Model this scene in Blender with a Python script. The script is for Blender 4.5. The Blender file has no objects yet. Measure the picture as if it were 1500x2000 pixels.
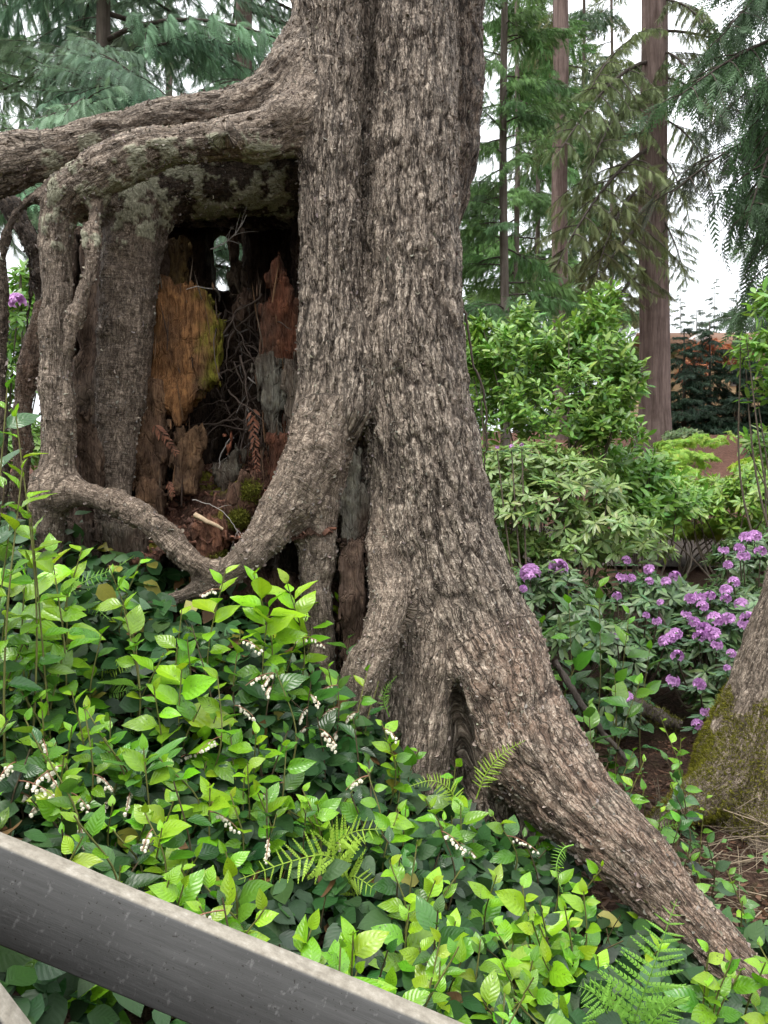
import bpy, math, random
import numpy as np
from mathutils import Vector, Matrix

# ------------------------------------------------------------------ camera, sky, sun, exposure
SC = bpy.context.scene
COL = SC.collection
F = 1450.0            # focal length in pixels of the 1500 x 2000 photograph
CAMZ = 1.6
cd = bpy.data.cameras.new('camera')
cam = bpy.data.objects.new('camera', cd)
COL.objects.link(cam)
cam.location = (0, 0, CAMZ)
cam.rotation_euler = (math.radians(90), 0, 0)
cd.sensor_fit = 'VERTICAL'
cd.sensor_height = 24.0
cd.lens = 24.0 * F / 2000.0
cd.clip_start = 0.05
cd.clip_end = 2000
SC.camera = cam

SKY_HORIZON, SKY_ZENITH = 5.6, 11.5
SUN_EL, SUN_AZ = 66.0, 235.0     # azimuth measured clockwise from +Y (view direction): behind the viewer's left shoulder
w = bpy.data.worlds.new('World')
SC.world = w
w.use_nodes = True
wn = w.node_tree.nodes; wl = w.node_tree.links
wn.clear()
sky = wn.new('ShaderNodeTexSky'); sky.sky_type = 'NISHITA'; sky.sun_disc = False
sky.sun_elevation = math.radians(SUN_EL); sky.sun_rotation = math.radians(SUN_AZ)
sky.dust_density = 4.0; sky.ozone_density = 1.0
# an even white overcast, brighter overhead than at the horizon, over the clear sky
cloud = wn.new('ShaderNodeTexNoise'); cloud.inputs['Scale'].default_value = 2.2; cloud.inputs['Detail'].default_value = 5
tcw = wn.new('ShaderNodeTexCoord'); sxyz = wn.new('ShaderNodeSeparateXYZ')
wl.new(tcw.outputs['Generated'], sxyz.inputs[0])
wl.new(tcw.outputs['Generated'], cloud.inputs['Vector'])
def wmath(op, a, b):
    m = wn.new('ShaderNodeMath'); m.operation = op
    for i, v in enumerate((a, b)):
        if isinstance(v, bpy.types.NodeSocket): wl.new(v, m.inputs[i])
        else: m.inputs[i].default_value = v
    return m.outputs[0]
zen = wmath('MAXIMUM', sxyz.outputs[2], 0.0)
lum = wmath('ADD', wmath('MULTIPLY', zen, SKY_ZENITH), SKY_HORIZON)
lum = wmath('MULTIPLY', lum, wmath('ADD', wmath('MULTIPLY', cloud.outputs['Fac'], .5), .75))
cmul = wn.new('ShaderNodeVectorMath'); cmul.operation = 'SCALE'; cmul.inputs[0].default_value = (.965, 1.0, 1.03)
wl.new(lum, cmul.inputs['Scale'])
mix = wn.new('ShaderNodeMix'); mix.data_type = 'RGBA'; mix.inputs['Factor'].default_value = .88
bg = wn.new('ShaderNodeBackground'); bg.inputs['Strength'].default_value = 0.12
wo = wn.new('ShaderNodeOutputWorld')
wl.new(sky.outputs['Color'], mix.inputs['A'])
wl.new(cmul.outputs[0], mix.inputs['B'])
wl.new(mix.outputs['Result'], bg.inputs['Color'])
wl.new(bg.outputs['Background'], wo.inputs['Surface'])

sl = bpy.data.lights.new('sun', 'SUN'); sl.energy = 1.4; sl.angle = math.radians(20); sl.color = (1, .96, .9)
so = bpy.data.objects.new('sun', sl); COL.objects.link(so)
_a, _e = math.radians(SUN_AZ), math.radians(SUN_EL)
so.rotation_euler = Vector((math.sin(_a) * math.cos(_e), math.cos(_a) * math.cos(_e), math.sin(_e))).to_track_quat('Z', 'Y').to_euler()
so.location = (0, 0, 30)

SC.view_settings.view_transform = 'Standard'
SC.view_settings.look = 'None'
SC.view_settings.gamma = 1.0
SC.view_settings.use_curve_mapping = False
SC.view_settings.exposure = 0.85
SC.render.engine = 'CYCLES'
SC.cycles.use_denoising = True
SC.cycles.use_adaptive_sampling = True
SC.cycles.adaptive_threshold = .03
SC.cycles.max_bounces = 4
SC.cycles.diffuse_bounces = 3
SC.cycles.glossy_bounces = 2
SC.cycles.transmission_bounces = 3
SC.cycles.caustics_reflective = False
SC.cycles.caustics_refractive = False

# ------------------------------------------------------------------ helpers
rng = np.random.default_rng(11)
random.seed(5)
A = np.array

def P(px, py, d):
    """a point of the place, d metres in front of the viewer, seen in the direction of a photograph pixel"""
    return np.array([(px - 750.0) / F * d, d, CAMZ - (py - 1000.0) / F * d])

def to_px(p):
    return 750 + p[0] / p[1] * F, 1000 - (p[2] - CAMZ) / p[1] * F

def nrm(v):
    v = np.asarray(v, float)
    return v / np.maximum(np.linalg.norm(v, axis=-1, keepdims=True), 1e-9)

def sstep(a, b, x):
    t = np.clip((x - a) / (b - a), 0, 1)
    return t * t * (3 - 2 * t)

_gt = np.random.default_rng(3).normal(size=(256, 3)); _gt /= np.linalg.norm(_gt, axis=1)[:, None]
_gt = _gt.astype(np.float32)

def _hash(ix, iy, iz, seed):
    h = (ix.astype(np.uint32) * np.uint32(374761393) + iy.astype(np.uint32) * np.uint32(668265263)
         + iz.astype(np.uint32) * np.uint32(2147483647 - 58) + np.uint32(seed * 974711 + 17))
    h = (h ^ (h >> np.uint32(13))) * np.uint32(1274126177)
    return h ^ (h >> np.uint32(16))

def perlin(p, seed=0):
    p = np.asarray(p, np.float32)
    i = np.floor(p).astype(np.int64)
    f = p - i
    u = f * f * f * (f * (f * 6 - 15) + 10)
    out = np.zeros(len(p), np.float32)
    for dx in (0, 1):
        wx = u[:, 0] if dx else 1 - u[:, 0]
        for dy in (0, 1):
            wy = u[:, 1] if dy else 1 - u[:, 1]
            for dz in (0, 1):
                wz = u[:, 2] if dz else 1 - u[:, 2]
                g = _gt[_hash(i[:, 0] + dx, i[:, 1] + dy, i[:, 2] + dz, seed) & np.uint32(255)]
                out += wx * wy * wz * (g[:, 0] * (f[:, 0] - dx) + g[:, 1] * (f[:, 1] - dy) + g[:, 2] * (f[:, 2] - dz))
    return out * 1.5

def fbm(p, octv=3, seed=0):
    p = np.asarray(p, np.float32)
    o = 0; a = 1.0
    for k in range(octv):
        o = o + a * perlin(p * (2.03 ** k) + 7.3 * k, seed + k)
        a *= .5
    return o

def voro2(u, v, seed=0):
    iu = np.floor(u).astype(np.int64); iv = np.floor(v).astype(np.int64)
    f1 = np.full(len(u), 9.0, np.float32); f2 = f1.copy(); cid = np.zeros(len(u), np.float32)
    z = np.zeros_like(iu)
    for a in (-1, 0, 1):
        for b in (-1, 0, 1):
            h = _hash(iu + a, iv + b, z, seed)
            x = iu + a + (h & np.uint32(1023)) / 1023.0
            y = iv + b + ((h >> np.uint32(10)) & np.uint32(1023)) / 1023.0
            d = np.hypot(x - u, y - v).astype(np.float32)
            near = d < f1
            f2 = np.where(near, f1, np.minimum(f2, d))
            cid = np.where(near, ((h >> np.uint32(20)) & np.uint32(255)) / 255.0, cid)
            f1 = np.where(near, d, f1)
    return f1, f2, cid

def mk_mesh(name, V, faces, uv=None, attrs=None, smooth=True, mats=()):
    """faces: one array (n,3|4) or a list of such arrays"""
    if isinstance(faces, np.ndarray): faces = [faces]
    faces = [np.asarray(f, np.int32) for f in faces if len(f)]
    me = bpy.data.meshes.new(name)
    V = np.asarray(V, np.float32)
    me.vertices.add(len(V)); me.vertices.foreach_set('co', V.ravel())
    nl = sum(f.size for f in faces); npg = sum(len(f) for f in faces)
    me.loops.add(nl); me.polygons.add(npg)
    li = np.concatenate([f.ravel() for f in faces])
    starts = []; o = 0
    for f in faces:
        k = f.shape[1]
        starts.append(o + np.arange(len(f)) * k); o += f.size
    me.loops.foreach_set('vertex_index', li)
    me.polygons.foreach_set('loop_start', np.concatenate(starts).astype(np.int32))
    if uv is not None:
        l = me.uv_layers.new(name='UVMap')
        l.data.foreach_set('uv', np.asarray(uv, np.float32)[li].ravel())
    me.update(calc_edges=True)
    if smooth:
        me.polygons.foreach_set('use_smooth', np.ones(npg, bool))
    for k, a in (attrs or {}).items():
        a = np.asarray(a, np.float32)
        if a.ndim == 1:
            me.attributes.new(k, 'FLOAT', 'POINT').data.foreach_set('value', a)
        elif a.shape[1] == 3:
            me.attributes.new(k, 'FLOAT_VECTOR', 'POINT').data.foreach_set('vector', a.ravel())
    for m in mats: me.materials.append(m)
    me.validate()
    return me

def link(name, me, parent=None, loc=None, mat=None):
    o = bpy.data.objects.new(name, me)
    COL.objects.link(o)
    if parent is not None: o.parent = parent
    if loc is not None: o.location = loc
    if mat is not None and me is not None and not me.materials: me.materials.append(mat)
    return o

def tag(o, label=None, cat=None, group=None, kind=None):
    if label: o['label'] = label
    if cat: o['category'] = cat
    if group: o['group'] = group
    if kind: o['kind'] = kind
    return o

def thing(name, label, cat, loc, group=None):
    o = bpy.data.objects.new(name, None)
    o.empty_display_size = .05
    COL.objects.link(o); o.location = loc
    return tag(o, label, cat, group)

def catmull(pts, step=.04):
    """smooth a polyline of rows (x, y, z, ...) and resample it"""
    p = np.asarray(pts, float)
    q = np.vstack([2 * p[0] - p[1], p, 2 * p[-1] - p[-2]])
    out = []
    for i in range(len(p) - 1):
        n = max(2, int(np.linalg.norm(p[i + 1, :3] - p[i, :3]) / step) + 1)
        t = np.linspace(0, 1, n, endpoint=False)[:, None]
        a, b, c, d = q[i], q[i + 1], q[i + 2], q[i + 3]
        out.append(.5 * (2 * b + (c - a) * t + (2 * a - 5 * b + 4 * c - d) * t ** 2 + (3 * b - a - 3 * c + d) * t ** 3))
    out.append(p[-1:])
    return np.vstack(out)

def tube(pts, rad, sides=6, cap=True):
    """verts, quads of a tube"""
    p = np.asarray(pts, float); n = len(p)
    r = np.broadcast_to(np.asarray(rad, float), (n,))
    t = nrm(np.gradient(p, axis=0))
    ref = np.array([0, 0, 1.0]) if abs(t[0, 2]) < .9 else np.array([1.0, 0, 0])
    e = nrm(np.cross(t[0], ref)); E = []
    for k in range(n):
        e = nrm(e - t[k] * np.dot(e, t[k])); E.append(e)
    E = np.array(E); B = np.cross(t, E)
    a = np.arange(sides) / sides * 2 * math.pi
    V = p[:, None] + r[:, None, None] * (np.cos(a)[None, :, None] * E[:, None] + np.sin(a)[None, :, None] * B[:, None])
    i, j = np.meshgrid(np.arange(n - 1), np.arange(sides), indexing='ij')
    i = i.ravel(); j = j.ravel(); k = (j + 1) % sides
    Fq = np.stack([i * sides + j, i * sides + k, (i + 1) * sides + k, (i + 1) * sides + j], 1)
    return V.reshape(-1, 3), Fq

class MB:
    """collects pieces that become ONE mesh"""
    def __init__(s): s.V = []; s.Q = []; s.T = []; s.n = 0; s.att = []
    def add(s, V, Fc, tint=None):
        V = np.asarray(V); Fc = np.asarray(Fc)
        (s.Q if Fc.shape[1] == 4 else s.T).append(Fc + s.n)
        s.V.append(V); s.n += len(V)
        s.att.append(np.broadcast_to(np.asarray(tint if tint is not None else (1, 1, 1), float), (len(V), 3)))
        return s
    def mesh(s, name, mat=None, smooth=True, off=None):
        V = np.vstack(s.V)
        if off is not None: V = V - off
        fs = [np.vstack(x) for x in (s.Q, s.T) if x]
        return mk_mesh(name, V, fs, attrs={'tint': np.vstack(s.att)}, smooth=smooth, mats=[mat] if mat else ())

def frames(d, up):
    """(n,3,3) matrices: local y = d, local z as near to up as it can be"""
    y = nrm(d); x = nrm(np.cross(y, nrm(up))); z = np.cross(x, y)
    return np.stack([x, y, z], -1)

def scatter(name, tmpl, pos, R, scale, tint, mat=None, smooth=True):
    """one mesh of many copies of a template (V, F, UV)"""
    V, Fc, UV = tmpl
    pos = np.asarray(pos); n = len(pos); m = len(V)
    sc = np.asarray(scale, float)
    if sc.ndim == 0: sc = np.full(n, float(sc))
    if sc.ndim == 1: sc = np.repeat(sc[:, None], 3, 1)
    W = np.einsum('nij,nmj->nmi', R, V[None] * sc[:, None, :]) + pos[:, None]
    Fs = Fc if isinstance(Fc, list) else [Fc]
    off = (np.arange(n) * m)[:, None, None]
    FF = [(f[None] + off).reshape(-1, f.shape[1]) for f in Fs]
    return mk_mesh(name, W.reshape(-1, 3), FF, uv=np.tile(UV, (n, 1)),
                   attrs={'tint': np.repeat(np.asarray(tint, float), m, 0)}, smooth=smooth, mats=[mat] if mat else ())

def mat4(pos, R, s):
    M = Matrix.Identity(4)
    for i in range(3):
        for j in range(3): M[i][j] = float(R[i][j] * s)
        M[i][3] = float(pos[i])
    return M

# ------------------------------------------------------------------ leaf templates (base at the origin, blade along +Y, face +Z)
def leaf_tmpl(W=.6, rows=6, cols=4, fold=.22, curl=.25, kind='ovate', petiole=.06, wavy=0.0, side=0.0):
    t = np.linspace(0, 1, rows + 1)
    if kind == 'ovate': w = np.sin(math.pi * t ** .72) ** .85 * (1 - .25 * t ** 4)
    elif kind == 'lance': w = np.sin(math.pi * t ** .95) ** .9
    elif kind == 'oblong': w = np.clip(np.sin(math.pi * t), 0, 1) ** .55
    else: w = np.sin(math.pi * t ** 1.25) ** .8
    w = np.maximum(w, .02) * W / 2
    c = np.linspace(-1, 1, cols + 1)
    T, C = np.meshgrid(t, c, indexing='ij')
    X = C * w[:, None]
    Z = fold * np.abs(X) - .28 * X * X / max(W, .01) - curl * T ** 2 * .6 + wavy * np.sin(T * 14 + C * 2) * np.abs(C) + .05 * W * np.sin(T * 7) * C ** 2
    Y = petiole + T * (1 - petiole) - .12 * curl * T ** 2
    V = np.stack([X + side * T ** 2, Y, Z], -1).reshape(-1, 3)
    i, j = np.meshgrid(np.arange(rows), np.arange(cols), indexing='ij'); i = i.ravel(); j = j.ravel()
    k = cols + 1
    Fc = np.stack([i * k + j, i * k + j + 1, (i + 1) * k + j + 1, (i + 1) * k + j], 1)
    UV = np.stack([.5 + .5 * C, T], -1).reshape(-1, 2)
    if petiole > 0:
        b = len(V); r = .012
        V = np.vstack([V, [[-r, 0, 0], [r, 0, 0], [r, petiole + .02, .0], [-r, petiole + .02, .0]]])
        UV = np.vstack([UV, [[.5, 0]] * 4]); Fc = np.vstack([Fc, [[b, b + 1, b + 2, b + 3]]])
    return V, Fc, UV
# ------------------------------------------------------------------ materials
class G:
    def __init__(s, name):
        s.m = bpy.data.materials.new(name); s.m.use_nodes = True
        s.t = s.m.node_tree; s.t.nodes.clear()
        s.out = s.t.nodes.new('ShaderNodeOutputMaterial')
    def put(s, sock, v):
        if isinstance(v, bpy.types.NodeSocket): s.t.links.new(v, sock)
        elif v is not None:
            if sock.type == 'RGBA' and len(v) == 3: v = (*v, 1)
            sock.default_value = v
    def n(s, typ, ins=None, **kw):
        nd = s.t.nodes.new('ShaderNode' + typ)
        for k, v in kw.items(): setattr(nd, k, v)
        for k, v in (ins or {}).items(): s.put(nd.inputs[k], v)
        return nd
    def noise(s, scale, detail=3, vec=None, rough=.55, dist=0):
        return s.n('TexNoise', {'Scale': scale, 'Detail': detail, 'Vector': vec, 'Roughness': rough, 'Distortion': dist}).outputs['Fac']
    def ramp(s, fac, stops):
        r = s.n('ValToRGB', {'Fac': fac}); e = r.color_ramp.elements
        while len(e) < len(stops): e.new(.5)
        for q, (p, c) in zip(e, stops):
            q.position = p; q.color = (*c, 1) if len(c) == 3 else c
        return r.outputs['Color']
    def mix(s, fac, a, b, mode='MIX'):
        m = s.n('Mix', data_type='RGBA', blend_type=mode)
        s.put(m.inputs['Factor'], fac); s.put(m.inputs['A'], a); s.put(m.inputs['B'], b)
        return m.outputs['Result']
    def math(s, op, a, b=None, c=None):
        m = s.n('Math', operation=op)
        for i, v in enumerate((a, b, c)):
            if v is not None: s.put(m.inputs[i], v)
        return m.outputs[0]
    def rng(s, v, a, b, c=0.0, d=1.0):
        return s.n('MapRange', {'Value': v, 'From Min': a, 'From Max': b, 'To Min': c, 'To Max': d}).outputs[0]
    def attr(s, name, out='Fac'): return s.n('Attribute', attribute_name=name).outputs[out]
    def pos(s, sc=(1, 1, 1)):
        g = s.n('NewGeometry').outputs['Position']
        return s.n('VectorMath', {0: g, 1: sc}, operation='MULTIPLY').outputs[0]
    def obj(s): return s.n('TexCoord').outputs['Object']
    def bump(s, h, strength=.5, dist=.01, normal=None):
        return s.n('Bump', {'Height': h, 'Strength': strength, 'Distance': dist, 'Normal': normal}).outputs['Normal']
    def done(s, col, rough=.8, normal=None, spec=.3, trans=0.0, tcol=None):
        b = s.n('BsdfPrincipled', {'Base Color': col, 'Roughness': rough, 'Normal': normal, 'Specular IOR Level': spec})
        o = b.outputs[0]
        if trans:
            tr = s.n('BsdfTranslucent', {'Color': tcol if tcol is not None else col, 'Normal': normal})
            mx = s.n('MixShader', {0: trans}); s.t.links.new(o, mx.inputs[1]); s.t.links.new(tr.outputs[0], mx.inputs[2])
            o = mx.outputs[0]
        s.t.links.new(o, s.out.inputs['Surface'])
        return s.m

def leaf_mat(name, rough=.4, spec=.5, trans=.3, veins=7.0, spots=0.0, per_object=False, vein_bump=.35, yellow=.35):
    """leaf colour comes from the leaf itself: the object's colour, or the 'tint' attribute of a joined crown"""
    g = G(name)
    base = g.n('ObjectInfo').outputs['Color'] if per_object else g.attr('tint', 'Color')
    if per_object == 'both': base = g.mix(1.0, base, g.attr('tint', 'Color'), 'MULTIPLY')
    uv = g.n('TexCoord').outputs['UV']
    sp = g.n('SeparateXYZ', {0: uv}).outputs
    au = g.math('ABSOLUTE', g.math('SUBTRACT', sp[0], .5))
    v = g.math('SUBTRACT', sp[1], g.math('MULTIPLY', au, .55))
    wv = g.math('PINGPONG', g.math('MULTIPLY', v, veins), .5)
    vein = g.rng(wv, 0, .12, 1, 0)
    mid = g.rng(au, 0.0, .035, 1, 0)
    line = g.math('MAXIMUM', g.math('MULTIPLY', vein, .3), mid)
    nz = g.noise(60, 3, g.pos())
    c = g.mix(g.rng(nz, .35, .7, 0, .45), base, g.mix(1.0, base, (.72, .78, .7), 'MULTIPLY'))
    c = g.mix(g.math('MULTIPLY', line, .35), c, g.mix(1.0, c, (1.5, 1.4, 1.3), 'MULTIPLY'))
    if spots:
        s1 = g.noise(160, 2, g.pos())
        s2 = g.noise(9, 1, g.pos())
        f = g.math('MULTIPLY', g.rng(s1, .63, .68, 0, 1), g.rng(s2, .45, .6, 0, spots))
        c = g.mix(f, c, (.03, .03, .012))
    nm = g.bump(wv, vein_bump, .004)
    tc = g.mix(yellow, c, g.mix(1.0, c, (1.3, 1.25, .45), 'MULTIPLY'))
    return g.done(c, rough, nm, spec, trans, tc)

M = {}
M['salal_leaf'] = leaf_mat('salal_leaf', .27, .5, .28, spots=.6, per_object=True, vein_bump=.28)
M['salal_mass'] = leaf_mat('salal_mass', .45, .35, .2, vein_bump=.15)
M['shrub_leaf'] = leaf_mat('shrub_leaf', .24, .6, .25, veins=9)
M['shrub_leaf_part'] = leaf_mat('shrub_leaf_part', .24, .6, .25, veins=9, per_object=True)
M['matte_leaf'] = leaf_mat('matte_leaf', .55, .3, .35, vein_bump=.2)
M['needle'] = leaf_mat('needle', .55, .3, .3, veins=3, vein_bump=.05, yellow=.2, per_object='both')
M['fern'] = leaf_mat('fern', .5, .3, .4, veins=10, per_object=True, vein_bump=.2)
M['fern_mass'] = leaf_mat('fern_mass', .5, .3, .4, veins=10, vein_bump=.2)
M['petal'] = leaf_mat('petal', .6, .2, .35, veins=2, vein_bump=.1, yellow=0)

def plain(name, col, rough=.8, nscale=40, var=.35, bump=.3, dist=.004, spec=.25, stretch=(1, 1, 1), tint=False, col2=None):
    g = G(name)
    p = g.pos(stretch)
    n = g.noise(nscale, 5, p)
    c0 = g.attr('tint', 'Color') if tint else col
    dark = g.mix(1.0, c0, (1 - var,) * 3, 'MULTIPLY') if tint else tuple(x * (1 - var) for x in col)
    c = g.mix(g.rng(n, .3, .7), dark, c0)
    if col2: c = g.mix(g.rng(g.noise(nscale * .25, 3, p), .5, .65), c, col2)
    return g.done(c, rough, g.bump(n, bump, dist), spec)

M['stem'] = plain('stem', (.16, .12, .05), .6, 60, tint=True)
M['twig'] = plain('twig', (.09, .065, .05), .8, 80)
M['grey_twig'] = plain('grey_twig', (.3, .27, .24), .85, 80)
M['straw'] = plain('straw', (.3, .24, .16), .85, 80, tint=True)
M['moss'] = plain('moss', (.12, .14, .03), .95, 90, .5, .8, .01, .05, tint=True)
M['white_bell'] = plain('white_bell', (.8, .74, .58), .5, 50, .12)

def bark_mat():
    g = G('main_bark')
    crack = g.attr('crack'); pid = g.attr('pid'); lich = g.attr('lich'); ring = g.attr('ring'); red = g.attr('red'); dark = g.attr('dark')
    uv = g.attr('buv', 'Vector')
    def sc(v): return g.n('VectorMath', {0: uv, 1: v}, operation='MULTIPLY').outputs[0]
    p = g.pos()
    wob = g.n('VectorMath', {0: g.n('TexNoise', {'Vector': uv, 'Scale': 30.0, 'Detail': 3.0}).outputs['Color'], 1: (.5, .5, .5)}, operation='SUBTRACT').outputs[0]
    wuv = g.n('VectorMath', {0: uv, 1: g.n('VectorMath', {0: wob, 1: (.02, .035, 0)}, operation='MULTIPLY').outputs[0]}, operation='ADD').outputs[0]
    def wsc(v): return g.n('VectorMath', {0: wuv, 1: v}, operation='MULTIPLY').outputs[0]
    n1 = g.noise(1.0, 6, wsc((130, 70, 60)), .7)
    n2 = g.noise(11, 4, p)
    n3 = g.noise(1.0, 4, wsc((230, 330, 200)), .6)          # short cross flakes
    streak = g.noise(1.0, 4, wsc((60, 8, 20)), .6)
    rings = g.noise(1.0, 3, sc((20, 230, 30)))
    pl1 = g.n('TexVoronoi', {'Vector': wsc((66, 24, 30)), 'Scale': 1.0}, feature='F1')       # bark plates, each with its own level
    pl2 = g.n('TexVoronoi', {'Vector': wsc((150, 95, 60)), 'Scale': 1.0}, feature='F1')      # scales on the plates
    v1 = g.n('SeparateXYZ', {0: pl1.outputs['Color']}).outputs[0]
    v2 = g.n('SeparateXYZ', {0: pl2.outputs['Color']}).outputs[0]
    scal = g.n('TexVoronoi', {'Vector': wsc((66, 24, 30)), 'Scale': 1.0}, feature='DISTANCE_TO_EDGE').outputs['Distance']
    scal2 = g.n('TexVoronoi', {'Vector': wsc((150, 95, 60)), 'Scale': 1.0}, feature='DISTANCE_TO_EDGE').outputs['Distance']
    trunk = g.math('SUBTRACT', 1.0, ring)
    base = g.ramp(n1, [(.3, (.085, .065, .05)), (.48, (.27, .222, .18)), (.66, (.58, .51, .43))])
    lev = g.math('ADD', g.math('MULTIPLY', v1, .55), g.math('MULTIPLY', v2, .55))
    fz = g.math('ABSOLUTE', g.math('SUBTRACT', g.noise(1.0, 3, wsc((42, 4.5, 20)), .55), .5))
    fz2 = g.math('ABSOLUTE', g.math('SUBTRACT', g.noise(1.0, 2, wsc((85, 11, 20)), .55), .5))
    fiss = g.math('MULTIPLY', g.math('MINIMUM', g.rng(fz, .0, .035), g.rng(fz2, .0, .03, .35, 1)), 1.0)
    base = g.mix(1.0, base, g.ramp(g.math('MULTIPLY', lev, .8), [(.0, (.34, .32, .3)), (.5, (1.0, 1.0, 1.0)), (1.0, (1.75, 1.78, 1.82))]), 'MULTIPLY')
    base = g.mix(g.rng(n2, .42, .68, 0, .5), base, (.185, .146, .118))
    base = g.mix(g.math('MULTIPLY', red, g.rng(n2, .3, .6, .2, .8)), base, (.25, .13, .08))
    base = g.mix(g.math('MULTIPLY', g.rng(streak, .5, .36, 0, .65), trunk), base, (.075, .055, .044))
    base = g.mix(g.math('MULTIPLY', g.rng(n3, .55, .66, 0, .8), g.rng(crack, .3, .8)), base, (.66, .6, .52))
    base = g.mix(g.math('MULTIPLY', ring, g.rng(rings, .5, .36, 0, .8)), base, (.06, .043, .035))
    soft = g.math('ADD', .3, g.math('MULTIPLY', trunk, .7))
    base = g.mix(g.math('MULTIPLY', soft, g.rng(scal, .05, .008, 0, .35)), base, (.035, .025, .019))
    base = g.mix(g.math('MULTIPLY', soft, g.rng(scal2, .07, .01, 0, .25)), base, (.05, .037, .029))
    base = g.mix(g.math('MULTIPLY', soft, g.rng(fiss, .85, .1, 0, .9)), base, (.028, .02, .015))
    base = g.mix(g.rng(crack, .5, .08, 0, .95), base, (.022, .016, .012))
    base = g.mix(1.0, base, (1.22, 1.17, 1.1), 'MULTIPLY')
    base = g.mix(g.math('MULTIPLY', ring, .75), base, g.mix(1.0, base, (.66, .59, .54), 'MULTIPLY'))
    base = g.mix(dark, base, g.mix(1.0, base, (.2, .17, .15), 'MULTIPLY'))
    base = g.mix(lich, base, g.mix(g.rng(n1, .4, .6), (.26, .25, .165), (.5, .475, .345)))
    h = g.math('ADD', g.math('MULTIPLY', n1, .55), g.math('ADD', g.math('MULTIPLY', g.math('MULTIPLY', lev, soft), 1.1), g.math('MULTIPLY', g.math('MULTIPLY', rings, ring), 1.0)))
    h = g.math('ADD', h, g.math('ADD', g.math('MULTIPLY', n3, .6), g.math('MULTIPLY', g.math('MULTIPLY', fiss, soft), 1.3)))
    return g.done(base, g.rng(n1, .3, .7, .85, .6), g.bump(h, 1.0, .008), .3)
M['bark'] = bark_mat()
M['flake'] = plain('flake', (.40, .355, .305), .85, 90, .5, tint=True)

def rot_mat():
    g = G('rotten_wood')
    t = g.attr('tint', 'Color'); moss = g.attr('moss'); dk = g.attr('pit')
    f = g.noise(1.0, 6, g.pos((130, 130, 14)), .65)
    f2 = g.noise(55, 5, g.pos((1, 1, .5)), .6)
    blk = g.n('TexVoronoi', {'Vector': g.pos((34, 34, 9)), 'Scale': 1.0}, feature='DISTANCE_TO_EDGE').outputs['Distance']
    t = g.mix(g.rng(g.noise(7, 4, g.pos((1, 1, .45))), .42, .62, 0, .8), t, (.085, .055, .038))
    c = g.mix(g.rng(f, .35, .65), g.mix(1.0, t, (.42, .36, .33), 'MULTIPLY'), t)
    c = g.mix(g.rng(f2, .52, .72, 0, .7), c, g.mix(1.0, t, (1.35, 1.3, 1.15), 'MULTIPLY'))
    c = g.mix(g.rng(f2, .45, .3, 0, .75), c, g.mix(1.0, t, (.28, .24, .22), 'MULTIPLY'))
    c = g.mix(g.rng(blk, .035, 0, 0, .35), c, g.mix(1.0, t, (.2, .17, .15), 'MULTIPLY'))
    c = g.mix(g.math('MULTIPLY', moss, g.rng(f2, .3, .55)), c, (.17, .16, .02))
    h = g.math('ADD', g.math('MULTIPLY', f, .9), g.math('ADD', g.math('MULTIPLY', f2, .9), g.math('MULTIPLY', g.rng(blk, 0, .06), .3)))
    return g.done(c, .9, g.bump(h, 1.0, .014), .15)
M['rot'] = rot_mat()

def conifer_bark(name, a, b):
    g = G(name)
    n = g.noise(1.0, 5, g.pos((14, 14, 1.2)), .65)
    n2 = g.noise(3, 3, g.pos())
    c = g.mix(g.rng(n, .3, .68), a, b)
    c = g.mix(g.rng(n2, .45, .7, 0, .4), c, tuple(x * .6 for x in a))
    return g.done(c, .9, g.bump(n, 1.0, .05), .1)
M['bark_red'] = conifer_bark('bark_red', (.08, .054, .046), (.235, .172, .15))
M['bark_grey'] = conifer_bark('bark_grey', (.07, .055, .045), (.20, .165, .14))
M['limb'] = conifer_bark('limb', (.05, .04, .033), (.12, .1, .085))

def ground_mat():
    g = G('soil_and_mulch')
    n = g.noise(9, 6, g.pos(), .7)
    f = g.noise(1.0, 4, g.pos((60, 60, 60)), .7)
    c = g.ramp(f, [(.3, (.022, .014, .01)), (.5, (.07, .042, .03)), (.72, (.16, .1, .072))])
    c = g.mix(g.rng(n, .52, .66, 0, .5), c, (.05, .055, .02))
    y = g.n('SeparateXYZ', {0: g.pos()}).outputs[1]
    far = g.rng(y, 7.5, 9.5)
    m2 = g.noise(18, 5, g.pos(), .7)
    c = g.mix(far, c, g.ramp(m2, [(.3, (.07, .034, .025)), (.7, (.20, .105, .075))]))
    c = g.mix(g.rng(y, 40, 70), c, (.035, .055, .02))
    return g.done(c, .95, g.bump(g.math('ADD', f, n), 1.0, .03), .1)
M['ground'] = ground_mat()
M['gravel'] = plain('gravel', (.085, .07, .062), .95, 90, .6, .8, .01, .1)

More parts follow.
